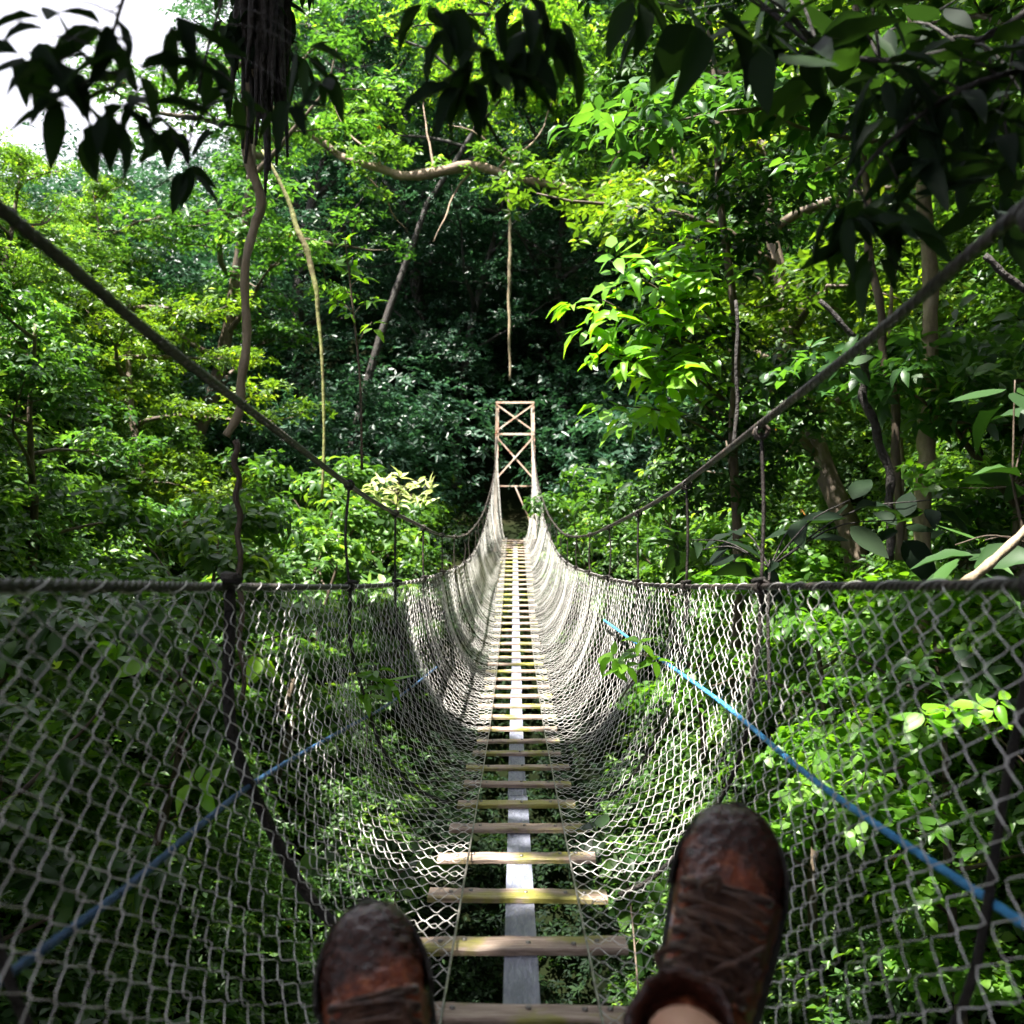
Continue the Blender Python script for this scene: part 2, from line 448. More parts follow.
def make_tree_data(name, h, crown_r, r0, leaf, mat, nlimb=9, tips=22, start=.45, clump=.55, bark='bark', asp=.42, tpl=LT_S, k=6, lean=(0, 0), sub=4, wob=.08, rise=.5):
    reseed(name)
    tb = MB(); L = Leaves()
    tr = limb((0, 0, -.4), (lean[0], lean[1], 1), h + .4, 14, wob)
    tb.tubes(tr, np.linspace(r0, r0 * .25, 14), 9, ref=(0, 1, .02))
    for i in range(nlimb):
        t = start + (1 - start) * (i + .5) / nlimb
        q = t * 13; j = int(q); p = tr[j] + (tr[min(j + 1, 13)] - tr[j]) * (q - j)
        a = i * 2.4 + RNG.uniform(-.4, .4)
        Lr = crown_r * (1.15 - .55 * abs(t - .62) / .4) * RNG.uniform(.75, 1.15)
        lm = limb(p, (math.cos(a), math.sin(a), rise * RNG.uniform(.4, 1.3)), Lr, 9, .14)
        tb.tubes(lm, np.linspace(r0 * .38, r0 * .07, 9), 6)
        cs = []
        for s_ in range(sub):
            m_ = RNG.integers(3, 9); e = limb(lm[m_], (RNG.normal(), RNG.normal(), .3), Lr * .42, 5, .2)
            tb.tubes(e, np.linspace(r0 * .12, r0 * .03, 5), 4)
            cs.append(e[-1]); cs.append(e[2])
        cs.append(lm[-1])
        cs = np.array(cs)
        L.clumps(cs, clump * RNG.uniform(.6, 1.15, len(cs)), tips, leaf, k=k, flat=.5, asp=asp)
    L.clumps(tr[-1:] + np.array([[0, 0, .1]]), np.array([clump]), tips, leaf, k=k, asp=asp)
    return tb.mesh(name + '_trunk', M[bark]), L.mesh(name + '_crown', mat, tpl)


def place_tree(kind, data, loc, rz=0, s=1, sz=None, tint=(1, 1, 1), label='', cat='tree', group=None, tilt=(0, 0)):
    o = empty(kind, tuple(loc)); o.rotation_euler = (tilt[0], tilt[1], rz); o.scale = (s, s, sz or s)
    t = link('trunk' if cat != 'shrub' else 'stem', data[0], o); c = link('crown' if cat != 'shrub' else 'foliage', data[1], o)
    c.color = (*tint, 1)
    tag(o, label, cat, group)
    return o


tA = make_tree_data('forest_tree', 6.5, 2.1, .13, .12, M['leaf_mid'], nlimb=12, tips=22, start=.3, clump=.55)
tB = make_tree_data('broadleaf_tree', 5.5, 1.9, .10, .15, M['leaf_mid'], nlimb=10, tips=15, start=.25, clump=.55, asp=.5, tpl=LT_B)
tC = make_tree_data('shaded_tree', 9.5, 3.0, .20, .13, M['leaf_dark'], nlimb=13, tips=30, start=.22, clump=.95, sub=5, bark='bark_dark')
tD = make_tree_data('canopy_tree', 10.5, 3.1, .17, .25, M['leaf_near'], nlimb=18, tips=34, start=.66, clump=1.0, sub=6, rise=.22)  # dense high crown for the unseen trees added to shade the near bridge
tE = make_tree_data('tall_tree', 9.8, 3.5, .09, .15, M['leaf_mid'], nlimb=11, tips=13, start=.68, clump=.75, sub=5, rise=.3, bark='bark_dark')
sA = make_tree_data('leafy_shrub', 1.7, .85, .03, .11, M['leaf_mid'], nlimb=9, tips=13, start=.12, clump=.30, asp=.45, tpl=LT_B, sub=2)
sB = make_tree_data('bright_shrub', 1.6, .8, .03, .068, M['leaf_lime'], nlimb=9, tips=20, start=.12, clump=.30, asp=.78, tpl=LT_B, sub=2)


def ground_at(px, d, dz=0):
    x = (px - 512) / F * d
    return (x, d, float(H(x, d)) + dz)


# shaded trees behind the tower
far = [(-1.0, 19.6, 2.6, .60), (1.0, 20.2, 1.0, .68), (-1.6, 21, .2, .8), (.9, 22, 1.4, .85), (-4.0, 20, 2.2, .8), (3.4, 20.5, 3.1, .85), (-2.6, 25, 4.0, 1.), (1.8, 26, 5.2, 1.05),
       (-4.6, 24, .9, .9), (5.6, 24, 2.9, 1.05), (-.4, 30, 3.7, 1.2), (-5.5, 29, 1.9, 1.1), (5.2, 30, .4, 1.2), (9.0, 27, 2.0, 1.1)]
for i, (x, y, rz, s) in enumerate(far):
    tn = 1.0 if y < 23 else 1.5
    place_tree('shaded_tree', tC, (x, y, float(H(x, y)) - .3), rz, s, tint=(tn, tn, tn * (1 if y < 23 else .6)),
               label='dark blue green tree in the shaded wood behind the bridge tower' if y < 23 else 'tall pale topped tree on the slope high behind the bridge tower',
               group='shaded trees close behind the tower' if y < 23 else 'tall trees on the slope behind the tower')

left = [(-3.9, 5.6, .3, .38, 'A', 'bushy small leaved tree at the left frame edge beyond the main cable'),
        (-3.5, 8.0, 1.7, .46, 'B', 'broad leaved tree crowning the left bank behind the crooked vine'),
        (-4.7, 9.8, 2.9, .36, 'A', 'paler loose tree on top of the left bank below the bright sky gap'),
        (-3.5, 11.8, 4.1, .66, 'A', 'fine leaved tree on the left bank next to the dark wood'),
        (-5.4, 14.5, 5.2, .36, 'B', 'hazy green tree high on the left bank under the sky'),
        (-4.6, 15.5, .9, 1.0, 'A', 'sunlit tree leaning over the fallen branch left of the tower')]
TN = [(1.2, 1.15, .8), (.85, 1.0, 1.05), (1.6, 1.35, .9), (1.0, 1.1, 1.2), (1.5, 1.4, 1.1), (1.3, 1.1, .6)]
for i, (x, y, rz, s, k, lb) in enumerate(left):
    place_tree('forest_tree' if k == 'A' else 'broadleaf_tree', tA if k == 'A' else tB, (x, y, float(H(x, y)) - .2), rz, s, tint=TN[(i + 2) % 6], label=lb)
right = [(3.0, 6.6, 1.3, .85, 'B', 'dense dark green tree standing beside the right main cable'),
         (3.9, 7.4, 2.2, .95, 'A', 'leafy tree behind the thin pale trunk on the right bank'),
         (3.5, 10.8, 3.6, 1.1, 'A', 'bright green tree on the right bank behind the lime branch'),
         (5.2, 10.0, .5, 1.15, 'B', 'tall sunlit tree at the upper right of the bank'),
         (4.3, 15.2, 4.4, 1.2, 'A', 'lush tree on the right bank bordering the dark wood'),
         (6.4, 14.0, 5.3, 1.3, 'A', 'highest yellow green tree above the right bank')]
for i, (x, y, rz, s, k, lb) in enumerate(right):
    place_tree('forest_tree' if k == 'A' else 'broadleaf_tree', tA if k == 'A' else tB, (x, y, float(H(x, y)) - .2), rz, s, tint=TN[(i * 5 + 1) % 6], label=lb)

# first tree shows at top right; the rest unseen, added as shade
place_tree('canopy_tree', tA, (3.9, 4.2, -1.6), .7, 1.0, tint=(.55, .6, .6), label='dark overhanging tree filling the top right corner above the main cable', tilt=(0, -.16))
place_tree('canopy_tree', tD, (3.9, 1.4, -1.2), 1.3, 1., label='unseen tree added to shade the near end of the bridge from the right bank', tilt=(0, -.14))
place_tree('canopy_tree', tD, (-3.4, -1.8, -3.2), 5.2, 1., label='unseen tree added to shade the bridge from the left bank furthest behind the photographer', tilt=(0, .16))
place_tree('canopy_tree', tD, (-3.6, 3.9, -1.2), 3.3, 1., label='unseen tree added to shade the bridge from the left bank nearest the first suspender', tilt=(0, .15))
place_tree('canopy_tree', tD, (-3.9, 1.0, -3.2), 2.2, 1., tint=(1, 1, 1), label='unseen tree added to shade the near end of the bridge from the left bank', tilt=(0, .17))
place_tree('canopy_tree', tD, (2.6, -3.0, -3.2), 4.2, 1., tint=(1, 1, 1), label='unseen right bank tree added to shade the bridge furthest behind the photographer', tilt=(0, -.2))

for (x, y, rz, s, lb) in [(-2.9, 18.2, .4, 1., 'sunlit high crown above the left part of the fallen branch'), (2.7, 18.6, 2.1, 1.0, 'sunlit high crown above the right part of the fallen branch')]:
    place_tree('tall_tree', tE, (x, y, float(H(x, y)) - .2), rz, s, tint=(2.2, 2.0, 1.3), label=lb)  # strong tint puts the sunlight into the crown colour

# shrubs
shr = [(-2.3, 4.3, -1.9, 1.0, 'A', 'leafy shrub behind the left netting just past the first hoop rope'),
       (-2.05, 6.2, -1.3, 1.0, 'A', 'rounded shrub on the left bank below the hand rope'),
       (-1.75, 8.2, -1.1, .95, 'A', 'shrub with glossy leaves reaching toward the left netting'),
       (-2.1, 10.2, -.8, 1.1, 'A', 'shrub under the pale flowering plant on the left bank'),
       (-2.9, 3.2, -1.4, 1.1, 'A', 'blurred large leaved shrub at the left frame edge above the hand rope'),
       (-1.6, 3.2, -3.0, .8, 'A', 'shaded shrub low behind the left netting under the blue rope'),
       (1.9, 4.6, -1.7, .95, 'B', 'bright yellow green shrub directly behind the right netting'),
       (1.75, 6.4, -1.6, 1.0, 'B', 'sunlit shrub beyond the right netting above the blue rope'),
       (2.5, 3.9, -2.2, 1.0, 'A', 'green shrub behind the coarse netting at the right frame edge'),
       (1.5, 8.6, -1.0, 1.0, 'A', 'shrub crowding the right hand rope where it starts to climb'),
       (1.35, 3.6, -3.1, .8, 'B', 'low bright shrub under the mesh beside the right boot'),
       (2.0, 10.8, -.4, 1.1, 'A', 'feathery shrub on the right bank near the far tower'),
       (1.25, 13.4, -.7, .95, 'A', 'small leaved shrub beside the right foot of the tower'),
       (-1.35, 13.6, -.8, .9, 'A', 'shaded shrub beside the left foot of the tower'),
       (2.9, 5.3, -.9, 1.1, 'B', 'sunlit shrub under the right main cable at the frame edge')]
for (x, y, z, s, k, lb) in shr:
    place_tree('shrub', sA if k == 'A' else sB, (x, y, z), RNG.uniform(0, 6), s, label=lb, cat='shrub', tint=(.62, .66, .9) if k == 'B' else (.95, 1, .9))


# ---- hand made plants
def path(pts, d=None):
    return np.array([P(*p) if len(p) == 3 else P(p[0], p[1], d) for p in pts])


reseed('lime')
# lime branch tree right of the dark wood
root = empty('lime_leaved_tree', tuple(P(735, 560, 7.2))); o0 = np.array(root.location)
tb = MB(); L = Leaves()
tr = spline(path([(735, 700), (738, 560), (733, 440), (736, 330), (720, 200), (715, 90), (700, -60)], 7.2) - o0, 24)
tb.tubes(tr, np.linspace(.035, .02, 24), 8, ref=(0, 1, 0))
whl = []
for (px, py, d, ex, ey) in [(612, 262, 6.6, 725, 350), (603, 300, 6.5, 720, 380), (622, 330, 6.6, 725, 400), (645, 270, 6.7, 722, 330), (668, 250, 6.9, 722, 310),
                            (606, 352, 6.5, 722, 420), (618, 405, 6.6, 725, 440), (650, 330, 6.7, 725, 370), (690, 290, 6.9, 728, 320), (660, 370, 6.7, 722, 400)]:
    a = P(ex, ey, 7.2) - o0; b = P(px, py, d) - o0
    br = spline([a, a * .5 + b * .5 + np.array([0, 0, .06]), b], 10)
    tb.tubes(br, np.linspace(.010, .004, 10), 5)
    for t in (4, 5, 6, 7, 8, 9, 9): whl.append(br[t] + RNG.normal(0, .07, 3))
whl = np.array(whl)
L.whorls(whl, np.tile([-.35, -.35, .8], (len(whl), 1)) + RNG.normal(0, .2, (len(whl), 3)), .19, 7, RNG.uniform(.5, 1, len(whl)), .42)
tb.build('trunk', M['bark'], root); link('bright_foliage', L.mesh('bright_foliage', M['leaf_lime'], LT_B), root)
L = Leaves(); cs = []
for i in range(46):
    px = RNG.uniform(640, 810); py = RNG.uniform(150, 520)
    cs.append(P(px, py, 7.4 + RNG.uniform(-.4, .8)) - o0)
for i in range(26):
    cs.append(P(RNG.uniform(600, 830), RNG.uniform(-40, 150), 6.8 + RNG.uniform(-.4, .6)) - o0)
L.clumps(np.array(cs), np.full(len(cs), .32), 14, .10, k=6, flat=.5)
link('dark_foliage', L.mesh('dark_foliage', M['leaf_near'], LT_B), root)  # lit left side and shaded rest painted as two leaf colours
tag(root, 'tree right of the dark wood with lime leaves glowing on its left side', 'tree')


def sprig(name, stem_px, d, tips_px, size, mat, k, label, cat, r=.006, down=.0, asp=.42, bark='bark', el=(-.5, .3), nrmdir=None):
    """a stem with leaf whorls; stem and tips as (px,py[,d])"""
    reseed(label)
    st = path(stem_px, d); root = empty(name, tuple(st[0])); o0 = st[0]
    tb = MB(); tb.tubes(spline(st - o0, 16), np.linspace(r, r * .6, 16), 7, ref=(0, 1, .03))
    L = Leaves(); W = []
    for tp in tips_px:
        b = (P(*tp) if len(tp) == 3 else P(tp[0], tp[1], d)) - o0
        s_ = spline(st - o0, 16); j = int(np.argmin(np.linalg.norm(s_ - b, axis=1))); a = s_[max(0, j - 1)]
        br = spline([a, (a + b) / 2 + np.array([0, 0, np.linalg.norm(a - b) * .12]), b], 8)
        tb.tubes(br, np.linspace(r * .5, r * .3, 8), 5)
        W.append(b)
    W = np.array(W)
    nd = np.tile(nrmdir if nrmdir is not None else [0, -.3, 1.0], (len(W), 1)) + RNG.normal(0, .25, (len(W), 3))
    L.whorls(W, nd, size, k, RNG.uniform(0, 1, len(W)), asp, el=el)
    tb.build('stem', M[bark], root); link('leaf_cluster', L.mesh('leaf_cluster', mat, LT_N), root)
    return tag(root, label, cat)


sprig('sapling', [(362, 470), (360, 380), (352, 300), (345, 240)], 6.5,
      [(345, 238), (358, 252), (335, 262), (362, 278), (340, 285), (370, 300), (352, 310), (372, 322), (336, 300), (350, 265)], .095, M['leaf_lime'], 6,
      'slender sapling with glowing lime leaves against the dark wood on the left', 'sapling', r=.008)
sprig('flowering_shrub', [(395, 560), (396, 520), (398, 490)], 8.5,
      [(x, y, 8.5 + RNG.uniform(-.3, .3)) for x, y in [(370, 482), (385, 478), (400, 474), (418, 480), (428, 488), (405, 486), (376, 492), (392, 490), (412, 495), (382, 500), (400, 500), (422, 498)]],
      .12, M['leaf_cream'], 8, 'pale cream leaved plant above the left hand rope', 'plant', asp=.3, el=(-.1, .8))
# foreground leaves; their silhouette against the light is painted near-black
dn = [0, -.15, 1.0]
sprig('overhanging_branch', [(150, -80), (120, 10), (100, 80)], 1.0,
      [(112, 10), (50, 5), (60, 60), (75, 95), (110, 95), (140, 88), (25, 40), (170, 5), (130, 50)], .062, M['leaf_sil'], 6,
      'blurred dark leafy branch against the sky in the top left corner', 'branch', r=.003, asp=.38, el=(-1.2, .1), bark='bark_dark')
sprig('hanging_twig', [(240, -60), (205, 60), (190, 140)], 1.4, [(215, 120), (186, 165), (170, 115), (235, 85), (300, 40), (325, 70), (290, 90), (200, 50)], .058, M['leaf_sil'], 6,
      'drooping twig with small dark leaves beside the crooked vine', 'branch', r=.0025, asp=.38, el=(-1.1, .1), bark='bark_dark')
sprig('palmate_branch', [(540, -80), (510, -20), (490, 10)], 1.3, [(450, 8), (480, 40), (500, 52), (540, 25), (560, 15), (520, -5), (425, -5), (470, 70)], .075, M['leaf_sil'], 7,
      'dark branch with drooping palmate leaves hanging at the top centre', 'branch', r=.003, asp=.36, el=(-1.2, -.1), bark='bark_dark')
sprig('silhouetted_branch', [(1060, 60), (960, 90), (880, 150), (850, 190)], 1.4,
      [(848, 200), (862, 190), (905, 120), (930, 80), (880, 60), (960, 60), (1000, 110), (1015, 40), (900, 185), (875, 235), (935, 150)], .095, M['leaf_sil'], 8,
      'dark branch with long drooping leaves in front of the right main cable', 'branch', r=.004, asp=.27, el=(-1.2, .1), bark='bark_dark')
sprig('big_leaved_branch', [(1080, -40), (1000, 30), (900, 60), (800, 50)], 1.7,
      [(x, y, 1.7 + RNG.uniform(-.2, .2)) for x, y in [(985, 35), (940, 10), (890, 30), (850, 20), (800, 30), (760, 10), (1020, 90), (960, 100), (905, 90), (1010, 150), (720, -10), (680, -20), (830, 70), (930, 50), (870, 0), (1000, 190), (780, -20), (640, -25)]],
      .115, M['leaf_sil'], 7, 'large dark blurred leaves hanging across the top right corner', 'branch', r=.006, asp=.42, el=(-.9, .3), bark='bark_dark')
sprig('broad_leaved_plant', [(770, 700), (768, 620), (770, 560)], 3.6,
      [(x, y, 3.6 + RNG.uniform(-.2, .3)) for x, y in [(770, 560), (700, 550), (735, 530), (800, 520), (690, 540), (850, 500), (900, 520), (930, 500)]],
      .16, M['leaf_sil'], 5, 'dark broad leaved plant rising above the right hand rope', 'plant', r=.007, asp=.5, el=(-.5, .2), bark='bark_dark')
sprig('edge_leaf_plant', [(1060, 640), (1030, 560), (1010, 470)], 2.8,
      [(1015, 380), (985, 540), (1030, 470), (955, 545), (1040, 400)], .15, M['leaf_near'], 5,
      'big green leaved plant at the right frame edge below the main cable', 'plant', r=.006, asp=.5, el=(-.5, .2))
sprig('young_creeper', [(620, 700, 3.6), (640, 670, 3.2), (655, 655, 3.0)], 3.0, [(640, 640), (658, 655), (625, 662), (612, 655)], .07, M['leaf_lime'], 5,
      'bright young leaves poking at the right netting near the blue rope', 'plant', r=.003, asp=.55)
sprig('netting_creeper', [(170, 760, 2.6), (210, 690, 2.5), (250, 655, 2.5)], 2.5, [(205, 650), (262, 655), (222, 668), (120, 640), (150, 655), (195, 780)], .065, M['leaf_lime'], 6,
      'green creeper sprig behind the left netting near the hoop rope', 'plant', r=.003, asp=.55)
sprig('spiky_seedling', [(365, 760, 3.4), (370, 700, 3.3), (375, 672, 3.2)], 3.2, [(376, 665), (385, 680), (345, 690), (365, 690)], .09, M['leaf_lime'], 7,
      'star shaped bright seedling behind the middle of the left netting', 'plant', r=.003, asp=.3)
sprig('yellow_leaf_sprig', [(1060, 800, 2.4), (1000, 740, 2.4), (945, 710, 2.4)], 2.4, [(945, 705), (925, 712), (998, 700), (1000, 718), (960, 700)], .07, M['leaf_lime'], 5,
      'yellow green sprig behind the coarse netting at far right', 'plant', r=.003, asp=.6)
sprig('hanging_vine_leaves', [(640, 1010, 2.6), (630, 900, 2.8), (620, 850, 3.0)], 2.8, [(625, 850), (640, 870), (612, 845), (655, 900), (630, 900), (648, 940), (660, 870), (600, 830)], .075, M['leaf_mid'], 6,
      'leafy creeper seen through the netting left of the right boot', 'plant', r=.003, asp=.6)
sprig('shade_plant', [(390, 960, 3.2), (395, 900, 3.2), (400, 870, 3.2)], 3.2, [(395, 850), (420, 865), (405, 880), (385, 838), (430, 850), (300, 870), (320, 850)], .08, M['leaf_mid'], 6,
      'small green plant seen through the netting above the left boot', 'plant', r=.003, asp=.5)


def vine(name, pts, d, r, mat, label, cat='vine', sides=9, n=40, wob=.006, extra=None):
    reseed(label)
    st = path(pts, d); o0 = st[-1]; s_ = spline(st - o0, n)
    s_ = s_ + np.stack([np.sin(np.arange(n) * .9) * wob, np.cos(np.arange(n) * .7) * wob, np.zeros(n)], 1)
    root = empty(name, tuple(o0)); tb = MB()
    rr = np.interp(np.linspace(0, 1, n), np.linspace(0, 1, len(np.atleast_1d(r))), np.atleast_1d(r)) * (1 + .12 * np.sin(np.arange(n) * 2.1))
    tb.tubes(s_, rr, sides, ref=(0, 1, .03))
    tb.build('stem', M[mat], root)
    return tag(root, label, cat), s_


v1, sv = vine('crooked_vine', [(262, 40), (256, 70), (247, 100), (248, 150), (260, 200), (256, 225), (245, 262), (247, 320), (243, 370), (240, 405), (227, 436)],
              3.3, [.022, .017, .015, .013, .014, .013], 'bark_pale', 'crooked pale vine hanging on the left from a dark root clump', wob=.004)
tb = MB()
for i in range(90):
    a = RNG.uniform(0, 6.28); rr = .07 * RNG.uniform(0, 1) ** .6
    z0 = RNG.uniform(-.2, .15)
    ln = RNG.uniform(.2, .62) * (1.15 - rr * 9) + .18
    top = sv[0] + np.array([math.cos(a) * rr, math.sin(a) * rr, .3])
    tb.tubes(limb(top, (0, 0, -1), ln, 8, .025), np.linspace(.02, .004, 8), 6, ref=(0, 1, .03))
tb.build('root_clump', M['bark_dark'], v1)
L = Leaves(); W = sv[0] + np.stack([RNG.uniform(-.10, .10, 30), RNG.uniform(-.08, .08, 30), RNG.uniform(.0, .32, 30)], 1)
L.whorls(W, np.tile([0, -.3, 1.], (30, 1)), .11, 5, .5, .4, el=(-1.3, -.3)); link('leaf_clump', L.mesh('leaf_clump', M['leaf_sil'], LT_N), v1)
vine('thin_liana', [(235, 440), (238, 500), (240, 580), (243, 700)], 3.4, [.010, .008], 'bark', 'thin dark liana dropping below the crooked vine behind the left hand rope')
vine('pale_aerial_root', [(508, 190), (510, 240), (509, 300), (510, 380)], 17.5, [.018, .03, .018], 'bark_pale', 'single whitish aerial root hanging straight above the tower')
vine('slender_trunk', [(905, -60), (918, 60), (926, 220), (932, 360), (928, 430), (924, 490), (922, 640)], 6.2, [.03, .042, .05, .05], 'bark_pale', 'slender pale tan trunk standing on the right bank', 'tree', wob=.01)
vine('thin_sapling_trunk', [(850, -40), (862, 90), (866, 200), (880, 320), (895, 420), (900, 560)], 6.0, [.018, .022, .026], 'bark', 'thin reddish brown stem left of the slender pale trunk', 'tree', wob=.01)
vine('bent_stem', [(820, 300), (862, 350), (865, 400), (888, 470), (890, 560)], 5.5, [.012, .022, .022], 'bark_dark', 'dark bent stem under the right main cable', 'tree', wob=.008)
vine('dead_sapling', [(895, 260), (890, 330), (899, 420), (905, 560)], 6.6, [.01, .014, .016], 'bark_pale', 'thin bare dead stem between the dark bent stem and the pale trunk', 'tree')
vine('mossy_trunk', [(262, 150), (284, 190), (296, 225), (308, 255), (316, 290), (319, 325), (324, 400), (322, 500)], 9.5, [.012, .02, .028, .02, .014, .012], 'bark_yellow', 'mossy yellow leaning trunk beyond the crooked vine', 'tree', wob=.004)
vine('slanting_stick', [(962, 585), (1000, 555), (1040, 515)], 2.4, [.012, .010], 'bark_pale', 'brown stick slanting up from the right hand rope at the frame edge', 'stick', n=12, wob=.002)
vine('slanting_twig', [(985, 255), (1005, 275), (1040, 300)], 2.6, [.008, .010], 'bark_dark', 'dark twig at the right frame edge below the main cable', 'stick', n=12, wob=.002)
vine('dark_post_stem', [(736, 300), (737, 380), (735, 450)], 5.0, [.008, .010], 'bark_dark', 'thin dark upright twig left of the right suspender', 'stick', n=14)

fb, sf = vine('fallen_branch', [(640, 215), (600, 200), (560, 186), (520, 180), (480, 166), (420, 175), (380, 170), (335, 152), (290, 120), (240, 90)], 15.9, [.05, .075, .05, .08, .06, .05, .04], 'bark_tan',
              'pale fallen branch lying across the top of the dark wood', 'branch', n=46, wob=.045)
tb = MB()
for i, (a, b, c) in enumerate([(12, -1, .8), (18, 1, 1), (24, .3, 1.2), (30, -.8, .7), (6, .8, .9), (20, -1, -.5), (34, .6, -.6)]):
    tb.tubes(limb(sf[a], (b, .2, c), 1.6, 10, .15), np.linspace(.022, .005, 10), 6)
tb.build('side_twig', M['bark_tan'], fb)
L = Leaves(); ii = RNG.integers(0, 46, 46); L.clumps(sf[ii] + RNG.normal(0, .16, (46, 3)) + [0, 0, .12], np.full(46, .24), 9, .13, k=6)
link('foliage', L.mesh('foliage', M['leaf_mid'], LT_S), fb)
# bare lianas on the dark wood

# ------------------------------------------------------------------ bridge
Xr = table([-3, 0, 4, 6, 8, 10, 12, 14, 15.5], [.5, .5, .495, .465, .42, .38, .335, .28, .25])
Zr = table([-3, 0, 2, 3.5, 4.8, 6, 8, 9.6, 11, 12.5, 14, 15.5], [.02, .005, -.003, -.004, .01, .045, .13, .25, .44, .76, 1.3, 2.05])
Zc = table([-3, 0, 1.07, 1.7, 3.3, 4.9, 6.5, 8, 9.5, 11, 12.5, 14, 15.5], [.50, .40, .36, .33, .295, .29, .30, .35, .46, .66, .93, 1.38, 2.1])
Zd = table([-3, 0, 2, 4, 5, 7.2, 8.4, 10, 12, 13.3, 15.5], [-.62, -.635, -.635, -.63, -.61, -.48, -.36, -.15, .16, .37, .66])
HC = .115     # half distance of deck cables
Y0, Y1 = -1.6, 15.45
bridge = empty('rope_bridge', (0, 0, float(Zd(0))))
tag(bridge, 'long narrow plank footbridge with wire netting sides sagging toward the far tower', 'bridge')
bo = np.array(bridge.location)
bridge.location.x = .010; bridge.rotation_euler.z = -.0022


def sag_line(y, xf, zf, side):
    return np.stack([side * xf, y, zf], 1) - bo


yl = np.linspace(Y0, Y1, 150)
for side in (-1, 1):
    off = .03 * (side > 0) * np.exp(-yl / 3)
    mb = MB(); mb.tubes(sag_line(yl, Xr(yl) + .004 * np.sin(yl * 2.1), Zc(yl) + off, side), .0072, 10, ref=(1, 0, .1))
    # spiral strands of the cable
    yh = np.linspace(Y0, 9, 3000)
    for ph in (0, 2.09, 4.19):
        base = sag_line(yh, Xr(yh) + .004 * np.sin(yh * 2.1), Zc(yh) + .03 * (side > 0) * np.exp(-yh / 3), side)
        a = yh * 75 + ph
        mb.tubes(base + np.stack([np.cos(a) * .0050, 0 * a, np.sin(a) * .0050], 1), .0034, 5, ref=(1, 0, .1))
    mb.build('main_cable', M['cable'], bridge)
    mb = MB()
    for ph in (0, 2.09, 4.19):
        base = sag_line(yh, Xr(yh), Zr(yh), side); a = yh * 90 + ph
        mb.tubes(base + np.stack([np.cos(a) * .0042, 0 * a, np.sin(a) * .0042], 1), .0034, 5, ref=(1, 0, .1))
    mb.tubes(sag_line(yl, Xr(yl), Zr(yl), side), .0055, 8, ref=(1, 0, .1))
    mb.build('hand_rope', M['cable' if side < 0 else 'cable'], bridge)
    mb = MB(); mb.tubes(sag_line(yl, np.full(150, HC), Zd(yl) + .016, side), .0022, 6, ref=(1, 0, .1))
    mb.build('deck_cable', M['steel'], bridge)

# hangers, ties and hoops
hang = [.95, 2.15, 3.25, 4.45, 5.6, 6.7, 7.7, 8.6, 9.45, 10.25, 11.0, 11.7, 12.4, 13.1]


def prof(y, side, v, out=0.0, slack=1.0):
    """netting cross-section, v 0 at the hand rope .. 1 at the deck cable. arrays y (n), v (m) -> (n,m,3)"""
    xr = Xr(y); zr = Zr(y); zd = Zd(y) + .012
    cp = np.array([(1, 1), (.935, .77), (.835, .50), (.66, .24), (.44, .07), (.20, .0), (0, 0)])   # (x-frac between HC.., z-frac)
    cs = spline(cp, 80); dist = np.concatenate([[0], np.cumsum(np.hypot(np.diff(cs[:, 0]) * .385, np.diff(cs[:, 1]) * .63))]); dist /= dist[-1]
    fx = np.interp(v, dist, cs[:, 0]); fz = np.interp(v, dist, cs[:, 1])
    x = HC + (xr[:, None] - HC) * fx[None]; z = zd[:, None] + (zr - zd)[:, None] * fz[None]
    bulge = np.sin(np.pi * v)[None] * (.014 * np.sin(y * 2.9 + side)[:, None] + .010 * np.sin(y * 7.1 + 2 * side)[:, None]) * slack
    x = x + bulge + out * np.sin(np.pi * np.clip(v * 1.0, 0, 1))[None]
    return np.stack([side * x, np.broadcast_to(y[:, None], x.shape), z], -1)


for side in (-1, 1):
    for i, y in enumerate(hang):
        yy = y + (.12 if side > 0 and i < 2 else 0) - (.3 if side < 0 and i == 1 else 0)
        a = np.array([side * float(Xr(yy)), yy, float(Zc(yy))]) - bo; b = np.array([side * float(Xr(yy)), yy, float(Zr(yy))]) - bo
        mb = MB()
        m_ = (a + b) / 2 + np.array([RNG.normal(0, .008), 0, 0])
        if not (side < 0 and i == 1):
            mb.tubes(spline([a, m_, b], 10), .0042, 6, ref=(0, 1, 0))
            for c_ in (a, b):   # knots
                ang = np.linspace(0, 18, 40)
                mb.tubes(c_ + np.stack([np.cos(ang) * .013, np.linspace(-.014, .014, 40), np.sin(ang) * .013], 1), .0038, 5, ref=(0, 1, 0))
            mb.build('suspender', M['cable'], bridge)
    for i, y in enumerate(hang[:9]):
        yy = y + (.12 if side > 0 and i < 2 else 0) - (.3 if side < 0 and i == 1 else 0)
        big = side < 0 and i == 1
        v = np.linspace(0, 1, 30)
        pr = prof(np.array([yy]), side, v, out=.035, slack=0)[0] - bo
        pr[:, 2] -= np.linspace(0, .05, 30)
        pr = pr[:-3]
        pr = pr + np.stack([np.sin(v[:-3] * 14 + i) * .005, np.sin(v[:-3] * 9 + 2 * i) * .02 + v[:-3] * .12, 0 * v[:-3]], 1)
        pr = np.vstack([pr[0] + [side * -.03, -.06, .012], pr[0] + [0, -.02, .016], pr])
        mb = MB(); mb.tubes(pr, (.0105 if big else .0055), 7, ref=(0, 1, .05)); mb.build('hoop_rope', M['rope_dark'], bridge)

